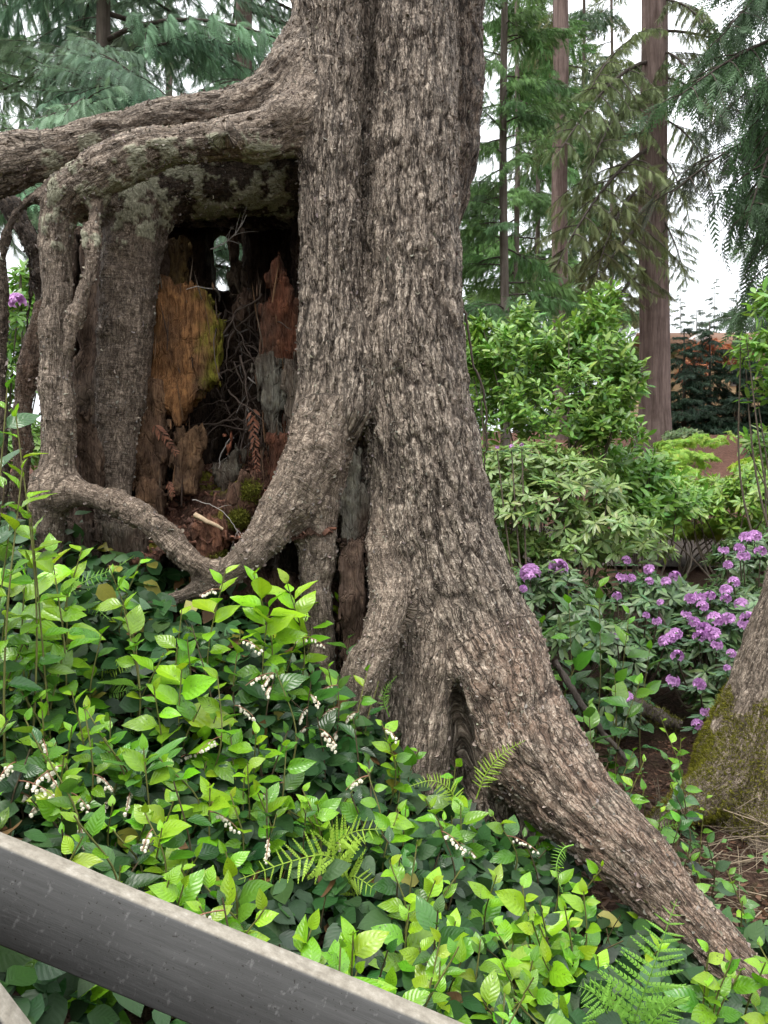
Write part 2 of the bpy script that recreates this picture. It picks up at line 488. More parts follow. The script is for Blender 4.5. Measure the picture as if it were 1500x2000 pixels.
def rail_mat():
    g = G('weathered_board')
    o = g.obj()
    st = g.n('VectorMath', {0: o, 1: (2.2, 30, 30)}, operation='MULTIPLY').outputs[0]
    grain = g.noise(4, 6, st, .6)
    blot = g.noise(7, 4, o)
    fleck = g.noise(1.0, 3, g.n('VectorMath', {0: o, 1: (95, 130, 60)}, operation='MULTIPLY').outputs[0], .55)
    dots = g.noise(170, 2, o)
    scr = g.noise(1.0, 4, g.n('VectorMath', {0: o, 1: (30, 200, 420)}, operation='MULTIPLY').outputs[0])
    c = g.ramp(grain, [(.3, (.072, .071, .068)), (.7, (.105, .103, .099))])
    c = g.mix(g.rng(blot, .4, .7, 0, .5), c, (.064, .063, .06))
    c = g.mix(g.rng(fleck, .62, .72, 0, .55), c, (.2, .195, .187))
    c = g.mix(g.rng(dots, .67, .72, 0, .8), c, (.03, .026, .022))
    c = g.mix(g.rng(scr, .62, .75, 0, .2), c, (.09, .088, .083))
    up = g.n('SeparateXYZ', {0: g.n('TexCoord').outputs['Object']}).outputs[2]
    # the upper edge is bleached and worn to pale wood
    worn = g.math('MULTIPLY', g.rng(up, .0665, .0695), g.rng(grain, .2, .5, .75, 1))
    pale = g.ramp(g.noise(60, 5, o, .7), [(.3, (.18, .158, .124)), (.55, (.29, .26, .212)), (.75, (.4, .37, .315))])
    c = g.mix(worn, c, pale)
    return g.done(c, .8, g.bump(g.math('ADD', grain, g.math('ADD', g.math('MULTIPLY', scr, .5), g.math('MULTIPLY', dots, -.6))), .22, .003), .15)
M['rail'] = rail_mat()
M['house_wall'] = plain('house_wall', (.5, .34, .19), .8, 20, .1)
M['house_roof'] = plain('house_roof', (.22, .12, .075), .9, 30, .3)
M['house_trim'] = plain('house_trim', (.5, .49, .46), .6, 20, .1)
gg = G('window_pane'); M['pane'] = gg.done((.03, .04, .05), .08, None, .6)
# ------------------------------------------------------------------ terrain
def zg(x, y):
    """ground height: a bank falling to the right in front, a hill rising behind"""
    x = np.asarray(x, float); y = np.asarray(y, float)
    t = .5 - .4 * x
    bank = .2 + np.log1p(np.exp(np.minimum((t - .2) * 9, 60))) / 9
    bank = np.minimum(bank, 1.6)
    near = bank * sstep(.2, 1.15, y) + (.24 * sstep(1.55, 2.5, y) * sstep(.05, -.75, x) + .2 * sstep(1.65, 2.4, y) * sstep(.42, -.05, x) * sstep(-.85, -.35, x)) * sstep(4.4, 3.6, y)
    hill = np.interp(y, [0, 3.2, 4.5, 6, 9, 13, 17, 20, 30, 60, 400], [0, .15, .25, .5, 1.07, 2.2, 3.3, 3.75, 4.6, 6, 9])
    f = sstep(3.0, 4.6, y)
    return near * (1 - f) + hill * f

xs = np.concatenate([-np.geomspace(300, 3.2, 40), np.arange(-3.15, 4.2, .07), np.geomspace(4.25, 300, 40)])
ys = np.concatenate([-np.geomspace(60, .5, 14), np.arange(-.45, 7.0, .07), np.geomspace(7.05, 500, 70)])
XX, YY = np.meshgrid(xs, ys, indexing='ij')
ZZ = zg(XX, YY)
pp = np.stack([XX.ravel(), YY.ravel(), 0 * XX.ravel()], 1)
ZZ = ZZ + (.05 * fbm(pp * 2.2, 3, 4) + .02 * fbm(pp * 11, 2, 9)).reshape(ZZ.shape) * sstep(.9, 1.3, YY) - .004
ni, nj = ZZ.shape
i, j = np.meshgrid(np.arange(ni - 1), np.arange(nj - 1), indexing='ij'); i = i.ravel(); j = j.ravel()
FQ = np.stack([i * nj + j, (i + 1) * nj + j, (i + 1) * nj + j + 1, i * nj + j + 1], 1)
tag(link('ground', mk_mesh('ground', np.stack([XX, YY, ZZ], -1).reshape(-1, 3), FQ, mats=[M['ground']])), kind='structure')

def path(name, pts, width):
    c = catmull([(a, b, 0) for a, b in pts], .2)
    t = nrm(np.gradient(c, axis=0)); n = np.stack([-t[:, 1], t[:, 0], 0 * t[:, 0]], 1)
    k = np.linspace(-.5, .5, 9)
    V = c[:, None] + n[:, None] * k[None, :, None] * width
    V[..., 2] = zg(V[..., 0], V[..., 1]) + .05 + .03 * (1 - (2 * k) ** 4)[None]
    m = len(c); i, j = np.meshgrid(np.arange(m - 1), np.arange(8), indexing='ij'); i = i.ravel(); j = j.ravel()
    tag(link(name, mk_mesh(name, V.reshape(-1, 3), np.stack([i * 9 + j, i * 9 + j + 1, (i + 1) * 9 + j + 1, (i + 1) * 9 + j], 1), mats=[M['gravel']])), kind='structure')
path('path', [(1.0, 9.4), (2.6, 9.1), (4.2, 9.0), (6.5, 8.6), (9, 8.4)], 1.5)

# ------------------------------------------------------------------ implicit surfaces
def surface_nets(vol, org, h):
    s = vol < 0
    c = np.zeros(tuple(n - 1 for n in vol.shape), np.uint8)
    for a in (0, 1):
        for b in (0, 1):
            for d in (0, 1):
                c += s[a:a + c.shape[0], b:b + c.shape[1], d:d + c.shape[2]]
    act = (c > 0) & (c < 8)
    idx = np.full(c.shape, -1, np.int32); ii = np.argwhere(act); idx[act] = np.arange(len(ii))
    cor = [(a, b, d) for a in (0, 1) for b in (0, 1) for d in (0, 1)]
    val = np.stack([vol[ii[:, 0] + a, ii[:, 1] + b, ii[:, 2] + d] for a, b, d in cor], 1)
    acc = np.zeros((len(ii), 3)); cnt = np.zeros(len(ii))
    for p in range(8):
        for q in range(p + 1, 8):
            A_, B_ = np.array(cor[p]), np.array(cor[q])
            if np.abs(A_ - B_).sum() != 1: continue
            va, vb = val[:, p], val[:, q]
            m = (va < 0) != (vb < 0)
            t = np.where(m, va / np.where(m, va - vb, 1), 0)
            acc += m[:, None] * (A_[None] + t[:, None] * (B_ - A_)[None]); cnt += m
    V = org + h * (ii + acc / cnt[:, None])
    Q = []
    for ax in range(3):
        sl0 = [slice(1, -1)] * 3; sl1 = [slice(1, -1)] * 3
        sl0[ax] = slice(0, -1); sl1[ax] = slice(1, None)
        a, b = s[tuple(sl0)], s[tuple(sl1)]
        e = np.argwhere(a != b)
        if not len(e): continue
        inside = a[e[:, 0], e[:, 1], e[:, 2]]
        g = e.copy()
        o1, o2 = [(1, 2), (2, 0), (0, 1)][ax]
        g[:, o1] += 1; g[:, o2] += 1
        def cell(da, db):
            k = g.copy(); k[:, o1] -= da; k[:, o2] -= db
            return idx[k[:, 0], k[:, 1], k[:, 2]]
        q = np.stack([cell(1, 1), cell(0, 1), cell(0, 0), cell(1, 0)], 1)
        q[~inside] = q[~inside][:, ::-1]
        Q.append(q)
    Q = np.vstack(Q)
    Q = Q[(Q >= 0).all(1)]
    return V, Q

def edges_of(Q):
    e = np.vstack([np.stack([Q[:, k], Q[:, (k + 1) % Q.shape[1]]], 1) for k in range(Q.shape[1])])
    return e

def relax(V, Q, it=2, f=.5):
    e = edges_of(Q); n = len(V)
    deg = np.bincount(e[:, 0], minlength=n) + np.bincount(e[:, 1], minlength=n)
    for _ in range(it):
        s = np.stack([np.bincount(e[:, 0], V[e[:, 1], k], n) + np.bincount(e[:, 1], V[e[:, 0], k], n) for k in range(3)], 1)
        V = np.where((deg > 0)[:, None], V + f * (s / np.maximum(deg, 1)[:, None] - V), V)
    return V

def normals_of(V, Q):
    fn = np.cross(V[Q[:, 2]] - V[Q[:, 0]], V[Q[:, 3]] - V[Q[:, 1]])
    N = np.zeros_like(V)
    for k in range(3):
        for c in range(4): N[:, k] += np.bincount(Q[:, c], fn[:, k], len(V))
    return nrm(N)

def subdivide(V, Q):
    """split every quad that does not face away from the viewer's side into four, then even the mesh out"""
    fn = nrm(np.cross(V[Q[:, 2]] - V[Q[:, 0]], V[Q[:, 3]] - V[Q[:, 1]])); fc = V[Q].mean(1)
    sel = (fn * nrm(A([0, 0, CAMZ]) - fc)).sum(1) > -.3
    q = Q[sel]; n = len(V)
    e = np.sort(np.stack([q, np.roll(q, -1, 1)], -1).reshape(-1, 2), 1)
    key = e[:, 0].astype(np.int64) * n + e[:, 1]
    uq, inv = np.unique(key, return_inverse=True)
    mid = .5 * (V[uq // n] + V[uq % n]); inv = inv.reshape(-1, 4) + n
    cen = n + len(uq) + np.arange(len(q))
    V2 = np.vstack([V, mid, V[q].mean(1)])
    new = np.vstack([np.stack([q[:, k], inv[:, k], cen, inv[:, k - 1]], 1) for k in range(4)])
    V3 = relax(V2, new, 2)
    return V3, np.vstack([Q[~sel], new])

def smin(a, b, k):
    h = np.clip(.5 + .5 * (b - a) / k, 0, 1)
    return b + (a - b) * h - k * h * (1 - h)

class Chain:
    def __init__(s, rows, part='trunk', style=0.0, flat=1.0, px=True, red=0.0, step=.035, damp=1.0, dark=0.0):
        p = np.array([[*P(a, b, d), r * d / F] for a, b, d, r in rows]) if px else np.array(rows, float)
        s.p = catmull(p, step); s.part = part; s.style = style; s.flat = flat; s.red = red; s.damp = damp; s.dark = dark
        s.r = s.p[:, 3]; s.c = s.p[:, :3]
        s.len = np.concatenate([[0], np.cumsum(np.linalg.norm(np.diff(s.c, axis=0), axis=1))])
        s.rm = s.r.mean()
    def box(s, m):
        f = np.array([1, 1 / s.flat, 1])
        return (s.c - s.r[:, None] * f).min(0) - m, (s.c + s.r[:, None] * f).max(0) + m
    def dist(s, allp, full=False):
        best = np.full(len(allp), 9.0); L = np.zeros(len(allp)); U = np.zeros(len(allp))
        fl = np.array([1, s.flat, 1])
        for k in range(len(s.c) - 1):
            a, b = s.c[k], s.c[k + 1]; ba = b - a
            g = max(s.r[k], s.r[k + 1]) * A([1, 1 / s.flat, 1]) + .07
            near = np.where(((allp > np.minimum(a, b) - g) & (allp < np.maximum(a, b) + g)).all(1))[0]
            if not len(near): continue
            pts = allp[near]
            t = np.clip(((pts - a) @ ba) / (ba @ ba), 0, 1)
            q = (pts - a - t[:, None] * ba) * fl
            d = np.linalg.norm(q, axis=1) - (s.r[k] + t * (s.r[k + 1] - s.r[k]))
            mk = d < best[near]; m = near[mk]; t = t[mk]; q = q[mk]
            best[m] = d[mk]
            if full:
                L[m] = s.len[k] + t * (s.len[k + 1] - s.len[k])
                td = nrm(ba); e2 = np.array([0, 1.0, 0]) - td * td[1]; e2 = nrm(e2); e1 = np.cross(td, e2)
                U[m] = np.arctan2(q @ e1, -(q @ e2)) * s.rm
        return (best, L, U) if full else best

def soft_uv(c, pts):
    """smooth coordinates on a root: distance along it, distance round it"""
    ln = np.arange(0, c.len[-1] + 1e-6, .02) if c.len[-1] > .1 else np.linspace(0, c.len[-1], 6)
    S = np.stack([np.interp(ln, c.len, c.c[:, k]) for k in range(3)], 1)
    T = nrm(np.gradient(S, axis=0))
    e2 = nrm(A([[0, 1.0, 0]]) - T * T[:, 1:2]); e1 = np.cross(T, e2)
    L = np.zeros(len(pts)); U = np.zeros(len(pts)); fl = A([1, c.flat, 1])
    sg = .0018
    for a in range(0, len(pts), 40000):
        p = pts[a:a + 40000]
        D = ((p * p).sum(1)[:, None] + (S * S).sum(1)[None] - 2 * p @ S.T)
        D -= D.min(1, keepdims=True)
        w = np.exp(-D / sg); w /= w.sum(1, keepdims=True)
        L[a:a + 40000] = w @ ln
        q = (p - w @ S) * fl
        U[a:a + 40000] = np.arctan2((q * (w @ e1)).sum(1), -(q * (w @ e2)).sum(1)) * c.rm
    return L, U

def build_implicit(chains, cuts, h, lo, hi, k=.045):
    lo = np.array(lo, float); n = np.ceil((np.array(hi) - lo) / h).astype(int) + 1
    vol = np.full(tuple(n), 1.0, np.float32)
    ax = [lo[i] + h * np.arange(n[i]) for i in range(3)]
    def block(a, b):
        i0 = np.clip(np.floor((a - lo) / h).astype(int), 0, n - 1); i1 = np.clip(np.ceil((b - lo) / h).astype(int) + 1, 1, n)
        return i0, i1
    def cvol(c, i0, i1):
        sh = tuple(i1 - i0); out = np.full(sh, 1.0, np.float32)
        f = np.array([1, 1 / c.flat, 1])
        for q in range(len(c.c) - 1):
            r = max(c.r[q], c.r[q + 1]); a = np.minimum(c.c[q], c.c[q + 1]) - (r + .08) * f; b = np.maximum(c.c[q], c.c[q + 1]) + (r + .08) * f
            j0, j1 = block(a, b)
            j0 = np.maximum(j0, i0); j1 = np.minimum(j1, i1)
            if (j1 <= j0).any(): continue
            X = ax[0][j0[0]:j1[0]][:, None, None]; Y = ax[1][j0[1]:j1[1]][None, :, None]; Z = ax[2][j0[2]:j1[2]][None, None, :]
            A_ = c.c[q]; ba = c.c[q + 1] - A_; bb = ba @ ba
            t = np.clip(((X - A_[0]) * ba[0] + (Y - A_[1]) * ba[1] + (Z - A_[2]) * ba[2]) / bb, 0, 1)
            d = np.sqrt((X - A_[0] - t * ba[0]) ** 2 + ((Y - A_[1] - t * ba[1]) * c.flat) ** 2 + (Z - A_[2] - t * ba[2]) ** 2) - (c.r[q] + t * (c.r[q + 1] - c.r[q]))
            sl = tuple(slice(j0[m] - i0[m], j1[m] - i0[m]) for m in range(3))
            out[sl] = np.minimum(out[sl], d)
        return out
    for c in chains:
        i0, i1 = block(*c.box(.08))
        if (i1 <= i0).any(): continue
        sl = tuple(slice(i0[m], i1[m]) for m in range(3))
        kk = min(k, max(.012, c.r.min() * 1.2))
        vol[sl] = smin(vol[sl], cvol(c, i0, i1), kk)
    for c in cuts:
        i0, i1 = block(*c.box(.08))
        if (i1 <= i0).any(): continue
        sl = tuple(slice(i0[m], i1[m]) for m in range(3))
        vol[sl] = -smin(-vol[sl], cvol(c, i0, i1), .02)
    V, Q = surface_nets(vol, lo, h)
    V = relax(V, Q, 2)
    return V, Q

def bark_finish(V, Q, chains, lichen=None, relief=1.0):
    N = normals_of(V, Q)
    V = V + N * (.014 * fbm(V * 5.5, 3, 21))[:, None] * 1.0
    n = len(V)
    W = np.zeros(n); H = np.zeros(n); CR = np.zeros(n); PID = np.zeros(n); RG = np.zeros(n); RD = np.zeros(n); DK = np.zeros(n)
    bestw = np.zeros(n); dom = np.zeros(n, int); UVW = np.zeros((n, 3)); DM = np.zeros(n)
    for ci, c in enumerate(chains):
        a, b = c.box(.06)
        m = np.where(((V > a) & (V < b)).all(1))[0]
        if not len(m): continue
        d = c.dist(V[m])
        wgt = np.exp(-np.clip(d, -.05, .3) / .011)
        ok = wgt > .003
        m = m[ok]; wgt = wgt[ok]
        if not len(m): continue
        L, U = soft_uv(c, V[m])
        wp = np.stack([U * 14, L * 9, np.full(len(U), ci * 3.1)], 1)
        u2 = U + .022 * fbm(wp, 3, 31) ; l2 = L + .03 * fbm(wp, 3, 37)
        sd = 50 + ci
        # trunk bark: long plates split by furrows, small scales on them
        f1, f2, id1 = voro2(u2 / .05, l2 / .2, sd)
        fur = sstep(.02, .22, f2 - f1)
        g1, g2, id2 = voro2(u2 / .02, l2 / .07, sd + 99)
        sc = sstep(.02, .26, g2 - g1)
        prow = fbm(np.stack([u2 * 34, l2 * 7, U * 0 + ci], 1), 3, 61)
        flk = perlin(np.stack([u2 * 70, l2 * 55, U * 0 + ci], 1), 63)
        ht = .009 * fur + .001 * sc + .007 * prow + .004 * id1 + .0015 * flk
        ct = np.minimum(.25 + .75 * fur, .35 + .65 * sc) * (0.6 + .4 * np.clip(prow + .6, 0, 1))
        # root bark: fine rings round the root, sparse peeling patches
        rp = np.stack([u2 * 13, l2 * 120, U * 0 + ci], 1)
        rg = perlin(rp, 71); rg2 = perlin(rp * A([2.1, .5, 1]) + 5, 73)
        q1, q2, id3 = voro2(u2 / .035, l2 / .03, sd + 200)
        pat = sstep(-.1, .25, fbm(np.stack([U * 9, L * 9, U * 0 + ci], 1), 3, 81))
        hr = .003 * rg + .0022 * rg2 + .007 * pat * sstep(.02, .25, q2 - q1) + .003 * id3 * pat
        cr = .72 + .22 * rg + .15 * rg2 - .5 * pat * (1 - sstep(.0, .22, q2 - q1))
        s_ = c.style
        W[m] += wgt; H[m] += wgt * (ht * (1 - s_) + hr * s_) * c.damp; CR[m] += wgt * (ct * (1 - s_) + cr * s_)
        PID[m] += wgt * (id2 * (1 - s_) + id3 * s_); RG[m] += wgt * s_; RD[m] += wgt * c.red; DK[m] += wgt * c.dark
        tk = wgt > bestw[m]
        mt = m[tk]; bestw[mt] = wgt[tk]; dom[mt] = ci
        UVW[mt] = np.stack([U[tk], L[tk], U[tk] * 0 + ci * 1.7], 1)
    W = np.maximum(W, 1e-6)
    V = V + N * (H / W - .008)[:, None] * relief
    lich = lichen(V, N) if lichen else np.zeros(n)
    V = V + N * (lich * .005)[:, None]
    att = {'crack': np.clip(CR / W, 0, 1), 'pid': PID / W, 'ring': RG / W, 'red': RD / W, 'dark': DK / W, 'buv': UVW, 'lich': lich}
    return V, Q, att, dom

def split_parts(root, base, V, Q, att, dom, chains, mat):
    """cut the one continuous surface into its trunk and roots; normals stay those of the whole"""
    N = normals_of(V, Q)
    names = []
    for c in chains:
        if c.part not in names: names.append(c.part)
    pid = np.array([names.index(c.part) for c in chains])[dom]
    fp = np.sort(pid[Q], 1)[:, 1]
    for k, nm in enumerate(names):
        q = Q[fp == k]
        if not len(q): continue
        used, inv = np.unique(q, return_inverse=True)
        pn = nm.split(':')[0].split('#')[0]
        me = mk_mesh(pn, V[used] - base, inv.reshape(q.shape), attrs={a: v[used] for a, v in att.items()}, mats=[mat])
        me.normals_split_custom_set_from_vertices(N[used].tolist())
        o = link(pn, me, root)
        if ':' in nm: o['label'] = nm.split(':')[1]

# ------------------------------------------------------------------ the great tree astride the stump
C = Chain
RR = 'root:thick bark-covered root running down to the right'
LR = 'root:bent root dropping from the trunk to the left'
UA = 'root:upper arching root over the stump'
LA = 'root:lower arching root that bends down into the left leg'
tree_chains = [
    C([(790, -420, 2.95, 84), (800, -150, 2.93, 82), (803, 100, 2.92, 84), (801, 300, 2.9, 92), (800, 500, 2.88, 98), (803, 700, 2.86, 105), (828, 900, 2.84, 113), (850, 1050, 2.82, 118), (900, 1200, 2.78, 124), (938, 1320, 2.72, 128), (965, 1420, 2.66, 120)], 'trunk'),
    C([(770, -420, 3.15, 130), (775, 0, 3.13, 120), (770, 400, 3.1, 118), (775, 800, 3.08, 130), (820, 1150, 3.05, 170), (840, 1500, 3.0, 230), (850, 1900, 2.95, 260)], 'trunk'),
    C([(648, -420, 2.88, 92), (647, -150, 2.86, 84), (648, 0, 2.85, 76), (650, 150, 2.83, 70), (646, 300, 2.8, 61), (645, 500, 2.78, 58), (645, 700, 2.76, 60), (638, 810, 2.74, 64)], 'trunk'),
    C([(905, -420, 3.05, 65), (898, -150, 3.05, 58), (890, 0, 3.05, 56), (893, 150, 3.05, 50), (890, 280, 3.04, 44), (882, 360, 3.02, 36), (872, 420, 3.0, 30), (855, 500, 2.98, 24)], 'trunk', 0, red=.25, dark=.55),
    C([(690, 640, 2.74, 26), (694, 720, 2.72, 34), (690, 790, 2.7, 36), (680, 830, 2.7, 24)], 'trunk'),
    C([(940, 1290, 2.72, 126), (1000, 1420, 2.6, 112), (1088, 1528, 2.48, 90), (1185, 1628, 2.34, 75), (1282, 1728, 2.2, 63), (1372, 1822, 2.07, 54), (1455, 1905, 1.95, 45), (1540, 1990, 1.85, 36)], RR, .12, red=.45),
    C([(640, 800, 2.74, 64), (612, 890, 2.7, 60), (578, 960, 2.66, 52), (540, 1025, 2.63, 46), (495, 1078, 2.6, 37), (447, 1116, 2.58, 28), (400, 1145, 2.57, 19), (340, 1172, 2.57, 15), (280, 1188, 2.57, 13), (205, 1196, 2.57, 10)], LR, .65),
    C([(645, 860, 2.74, 50), (634, 980, 2.72, 38), (627, 1080, 2.7, 34), (620, 1160, 2.7, 30), (630, 1280, 2.7, 28), (630, 1420, 2.7, 28)], 'root', .6),
    C([(560, 970, 2.68, 30), (590, 1040, 2.7, 22), (600, 1120, 2.71, 16), (596, 1250, 2.72, 12)], 'root', .7),
    C([(795, 930, 2.86, 80), (800, 1080, 2.82, 92), (812, 1230, 2.78, 96), (800, 1380, 2.74, 92), (785, 1540, 2.72, 95), (775, 1750, 2.72, 110)], 'trunk', .1),
    C([(760, 1010, 2.76, 44), (758, 1085, 2.7, 46), (765, 1150, 2.63, 45), (744, 1235, 2.54, 42), (710, 1310, 2.48, 38), (690, 1400, 2.45, 36), (680, 1520, 2.45, 36)], 'root', .55),
    C([(870, 1230, 2.72, 92), (842, 1370, 2.62, 62), (828, 1490, 2.56, 54), (818, 1610, 2.52, 54), (812, 1740, 2.5, 60)], 'root', .35),
    C([(660, 30, 2.88, 66), (605, 135, 2.88, 78), (530, 205, 2.88, 62), (445, 228, 2.87, 48), (340, 232, 2.85, 38), (240, 255, 2.82, 35), (155, 280, 2.8, 36), (70, 305, 2.76, 40), (0, 325, 2.73, 52), (-60, 380, 2.71, 48), (-105, 500, 2.7, 40), (-130, 720, 2.7, 40), (-140, 1000, 2.7, 45)], UA, .3),
    C([(90, 285, 2.74, 18), (40, 278, 2.72, 26), (-20, 290, 2.72, 26)], UA, .3),
    C([(660, 20, 2.86, 40), (640, 120, 2.84, 52), (605, 205, 2.8, 60), (545, 252, 2.74, 54), (470, 266, 2.7, 44), (390, 278, 2.68, 37), (310, 288, 2.66, 39), (240, 312, 2.65, 46), (185, 345, 2.66, 46), (135, 385, 2.68, 40), (112, 440, 2.7, 33), (108, 600, 2.7, 30), (110, 780, 2.7, 31), (107, 900, 2.68, 30), (100, 965, 2.66, 36), (95, 1060, 2.68, 30), (90, 1200, 2.7, 30)], LA, .55),
    C([(435, 268, 2.66, 24), (438, 262, 2.62, 22)], LA, .4),
    C([(190, 385, 2.68, 20), (180, 440, 2.63, 17), (174, 520, 2.6, 18), (152, 600, 2.6, 18), (140, 640, 2.6, 15), (128, 720, 2.6, 13), (126, 820, 2.6, 13), (118, 900, 2.6, 16), (108, 965, 2.62, 26)], 'root:slim root twisting down the left leg', .8),
    C([(136, 640, 2.61, 8), (140, 760, 2.62, 7), (146, 860, 2.62, 6), (150, 940, 2.63, 7)], 'root:slim root twisting down the left leg', .8),
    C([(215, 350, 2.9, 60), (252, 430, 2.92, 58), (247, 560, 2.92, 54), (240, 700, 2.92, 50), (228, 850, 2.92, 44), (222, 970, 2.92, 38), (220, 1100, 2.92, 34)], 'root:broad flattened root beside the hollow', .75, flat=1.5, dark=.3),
    C([(225, 340, 3.0, 66), (310, 365, 3.03, 62), (400, 350, 3.08, 70), (500, 345, 3.1, 74), (610, 340, 3.1, 74)], 'root:dark lichened lintel with added roof above the hollow', .7, dark=.85),
    C([(200, 330, 3.35, 80), (330, 325, 3.4, 85), (480, 325, 3.42, 90), (640, 320, 3.4, 95)], 'root:dark lichened lintel with added roof above the hollow', .7, dark=.85),  # added behind the lintel as a roof, keeps top light out of the hollow
    C([(170, 350, 3.8, 80), (330, 345, 3.9, 90), (480, 345, 3.9, 95), (660, 340, 3.8, 95)], 'root:dark lichened lintel with added roof above the hollow', .7, dark=.85),  # also added: closes the back of the roof against light from above
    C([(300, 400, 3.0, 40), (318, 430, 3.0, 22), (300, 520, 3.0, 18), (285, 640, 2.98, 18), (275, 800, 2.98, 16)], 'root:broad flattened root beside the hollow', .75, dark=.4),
    C([(102, 965, 2.65, 38), (150, 962, 2.62, 30), (205, 976, 2.6, 25), (270, 1000, 2.58, 27), (330, 1052, 2.56, 29), (385, 1100, 2.56, 27), (430, 1120, 2.58, 25)], 'root:smooth root looping across the foot of the stump', .9),
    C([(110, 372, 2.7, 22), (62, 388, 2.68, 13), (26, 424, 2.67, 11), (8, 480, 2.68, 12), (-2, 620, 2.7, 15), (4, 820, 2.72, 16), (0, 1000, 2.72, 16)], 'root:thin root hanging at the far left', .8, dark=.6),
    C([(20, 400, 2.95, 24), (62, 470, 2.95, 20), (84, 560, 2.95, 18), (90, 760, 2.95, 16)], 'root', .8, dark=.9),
    C([(85, 600, 2.82, 18), (62, 690, 2.82, 19), (46, 790, 2.82, 20), (40, 900, 2.82, 20), (36, 1080, 2.82, 22)], 'root', .8, red=.5),
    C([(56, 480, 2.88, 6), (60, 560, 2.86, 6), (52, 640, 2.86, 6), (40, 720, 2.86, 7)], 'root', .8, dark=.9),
]
for q_, c_ in enumerate(tree_chains):
    if c_.part == 'root': c_.part = 'root#%d' % q_
cuts = [
    C([(724, -420, 2.80, 20), (722, -100, 2.80, 20), (720, 60, 2.80, 19), (714, 220, 2.78, 15), (710, 330, 2.76, 13), (706, 440, 2.73, 8)], flat=.4),
    C([(690, 845, 2.66, 8), (688, 900, 2.7, 20), (690, 990, 2.73, 28), (690, 1090, 2.74, 30), (690, 1250, 2.74, 28)]),
    C([(894, 1338, 2.52, 10), (904, 1385, 2.53, 22), (910, 1455, 2.53, 28), (912, 1540, 2.53, 32)], flat=.55),
    C([(795, 1140, 2.6, 5), (790, 1190, 2.58, 10), (770, 1260, 2.54, 8)]),
    C([(450, -200, 2.9, 20), (470, 60, 2.9, 12)]),
]
def tree_lichen(V, N):
    px = 750 + V[:, 0] / V[:, 1] * F; py = 1000 - (V[:, 2] - CAMZ) / V[:, 1] * F
    reg = sstep(585, 560, px) * sstep(60, 110, px) * sstep(235, 290, py) * sstep(520, 440, py) * np.maximum(sstep(.15, -.25, N[:, 2]), sstep(295, 335, py))
    n = fbm(V * 13, 2, 91) + .35 * fbm(V * 60, 2, 95)
    return sstep(.1, .15, n + .4 * (reg - .75)) * sstep(.25, .5, reg)
V, Q = build_implicit(tree_chains, cuts, .0148, (-1.75, 1.85, -.05), (1.2, 4.2, 3.9))
V, Q = subdivide(V, Q)
V, Q, att, dom = bark_finish(V, Q, tree_chains, tree_lichen)
tb = A([.15, 2.9, float(zg(.15, 2.9))])
tree = thing('tree', 'huge grey-brown tree standing astride a rotten stump on arching roots', 'tree', tb)
split_parts(tree, tb, V, Q, att, dom, tree_chains, M['bark'])
TREE_V, TREE_N = V, normals_of(V, Q)

# curled flakes that stand off the bark
fl_t = (A([[-.5, 0, 0], [.5, 0, 0], [.42, .55, .12], [-.38, .5, .12], [.2, .95, .42], [-.15, .9, .4]]), [A([[0, 1, 2, 3], [3, 2, 4, 5]])], np.zeros((6, 2)))
vis = np.where((TREE_N[:, 1] < .35) & (TREE_V[:, 2] < 3.7))[0]
vis = rng.choice(vis, 34000, replace=False)
keep = fbm(TREE_V[vis] * 4, 2, 5) + rng.normal(0, .35, len(vis)) > -.15
vis = vis[keep]
nn = TREE_N[vis]
dirv = nn * .8 + rng.normal(0, .8, nn.shape) + A([0, 0, -.25])
Rm = frames(dirv, nn + rng.normal(0, .2, nn.shape))
tc = rng.uniform(.55, 1.15, (len(vis), 1)) * A([[.36, .31, .255]]) * (1 + rng.normal(0, .05, (len(vis), 3)))
fs = rng.uniform(.004, .011, len(vis))
me = scatter('bark_flakes', fl_t, TREE_V[vis] - nn * .002 - tb, Rm, np.stack([fs * rng.uniform(.7, 2.0, len(fs)), fs, fs], 1), tc, M['flake'])
tag(link('bark_flakes', me, tree), kind='stuff')
# a hanging dark vine on the right of the trunk
vp = catmull([P(893, 585, 2.86), P(912, 625, 2.84), P(922, 700, 2.84), P(944, 760, 2.84), P(950, 830, 2.85), P(946, 905, 2.86), P(938, 960, 2.87)], .02)
vp += rng.normal(0, .003, vp.shape)
link('vine', MB().add(*tube(vp - tb, np.linspace(.0055, .003, len(vp)), 5)).mesh('vine', M['twig']), tree)

# ------------------------------------------------------------------ the rotten stump
sb = P(385, 1250, 3.3)
stump = thing('stump', 'rotten hollow stump with orange decayed wood under the arching roots', 'stump', sb)
def fin_rot(V, Q, tint, moss=0.0, amp=1.0, pit=0):
    N = normals_of(V, Q)
    fib = fbm(V * A([55, 55, 6]), 3, 3); lump = fbm(V * 9, 3, 8); blk = perlin(np.floor(V * A([30, 30, 18])) + .5, 12)
    V = V + N * (amp * (.011 * fib + .018 * lump + .006 * blk))[:, None]
    tn = np.asarray(tint, float)
    t = np.broadcast_to(tn, (len(V), 3)) if tn.ndim == 1 else tn
    t = t * (1 + .35 * fib + .25 * lump)[:, None].clip(.35, 1.6)
    mo = np.broadcast_to(np.asarray(moss, float), (len(V),))
    return V, {'tint': t, 'moss': np.clip(mo, 0, 1), 'pit': np.zeros(len(V))}

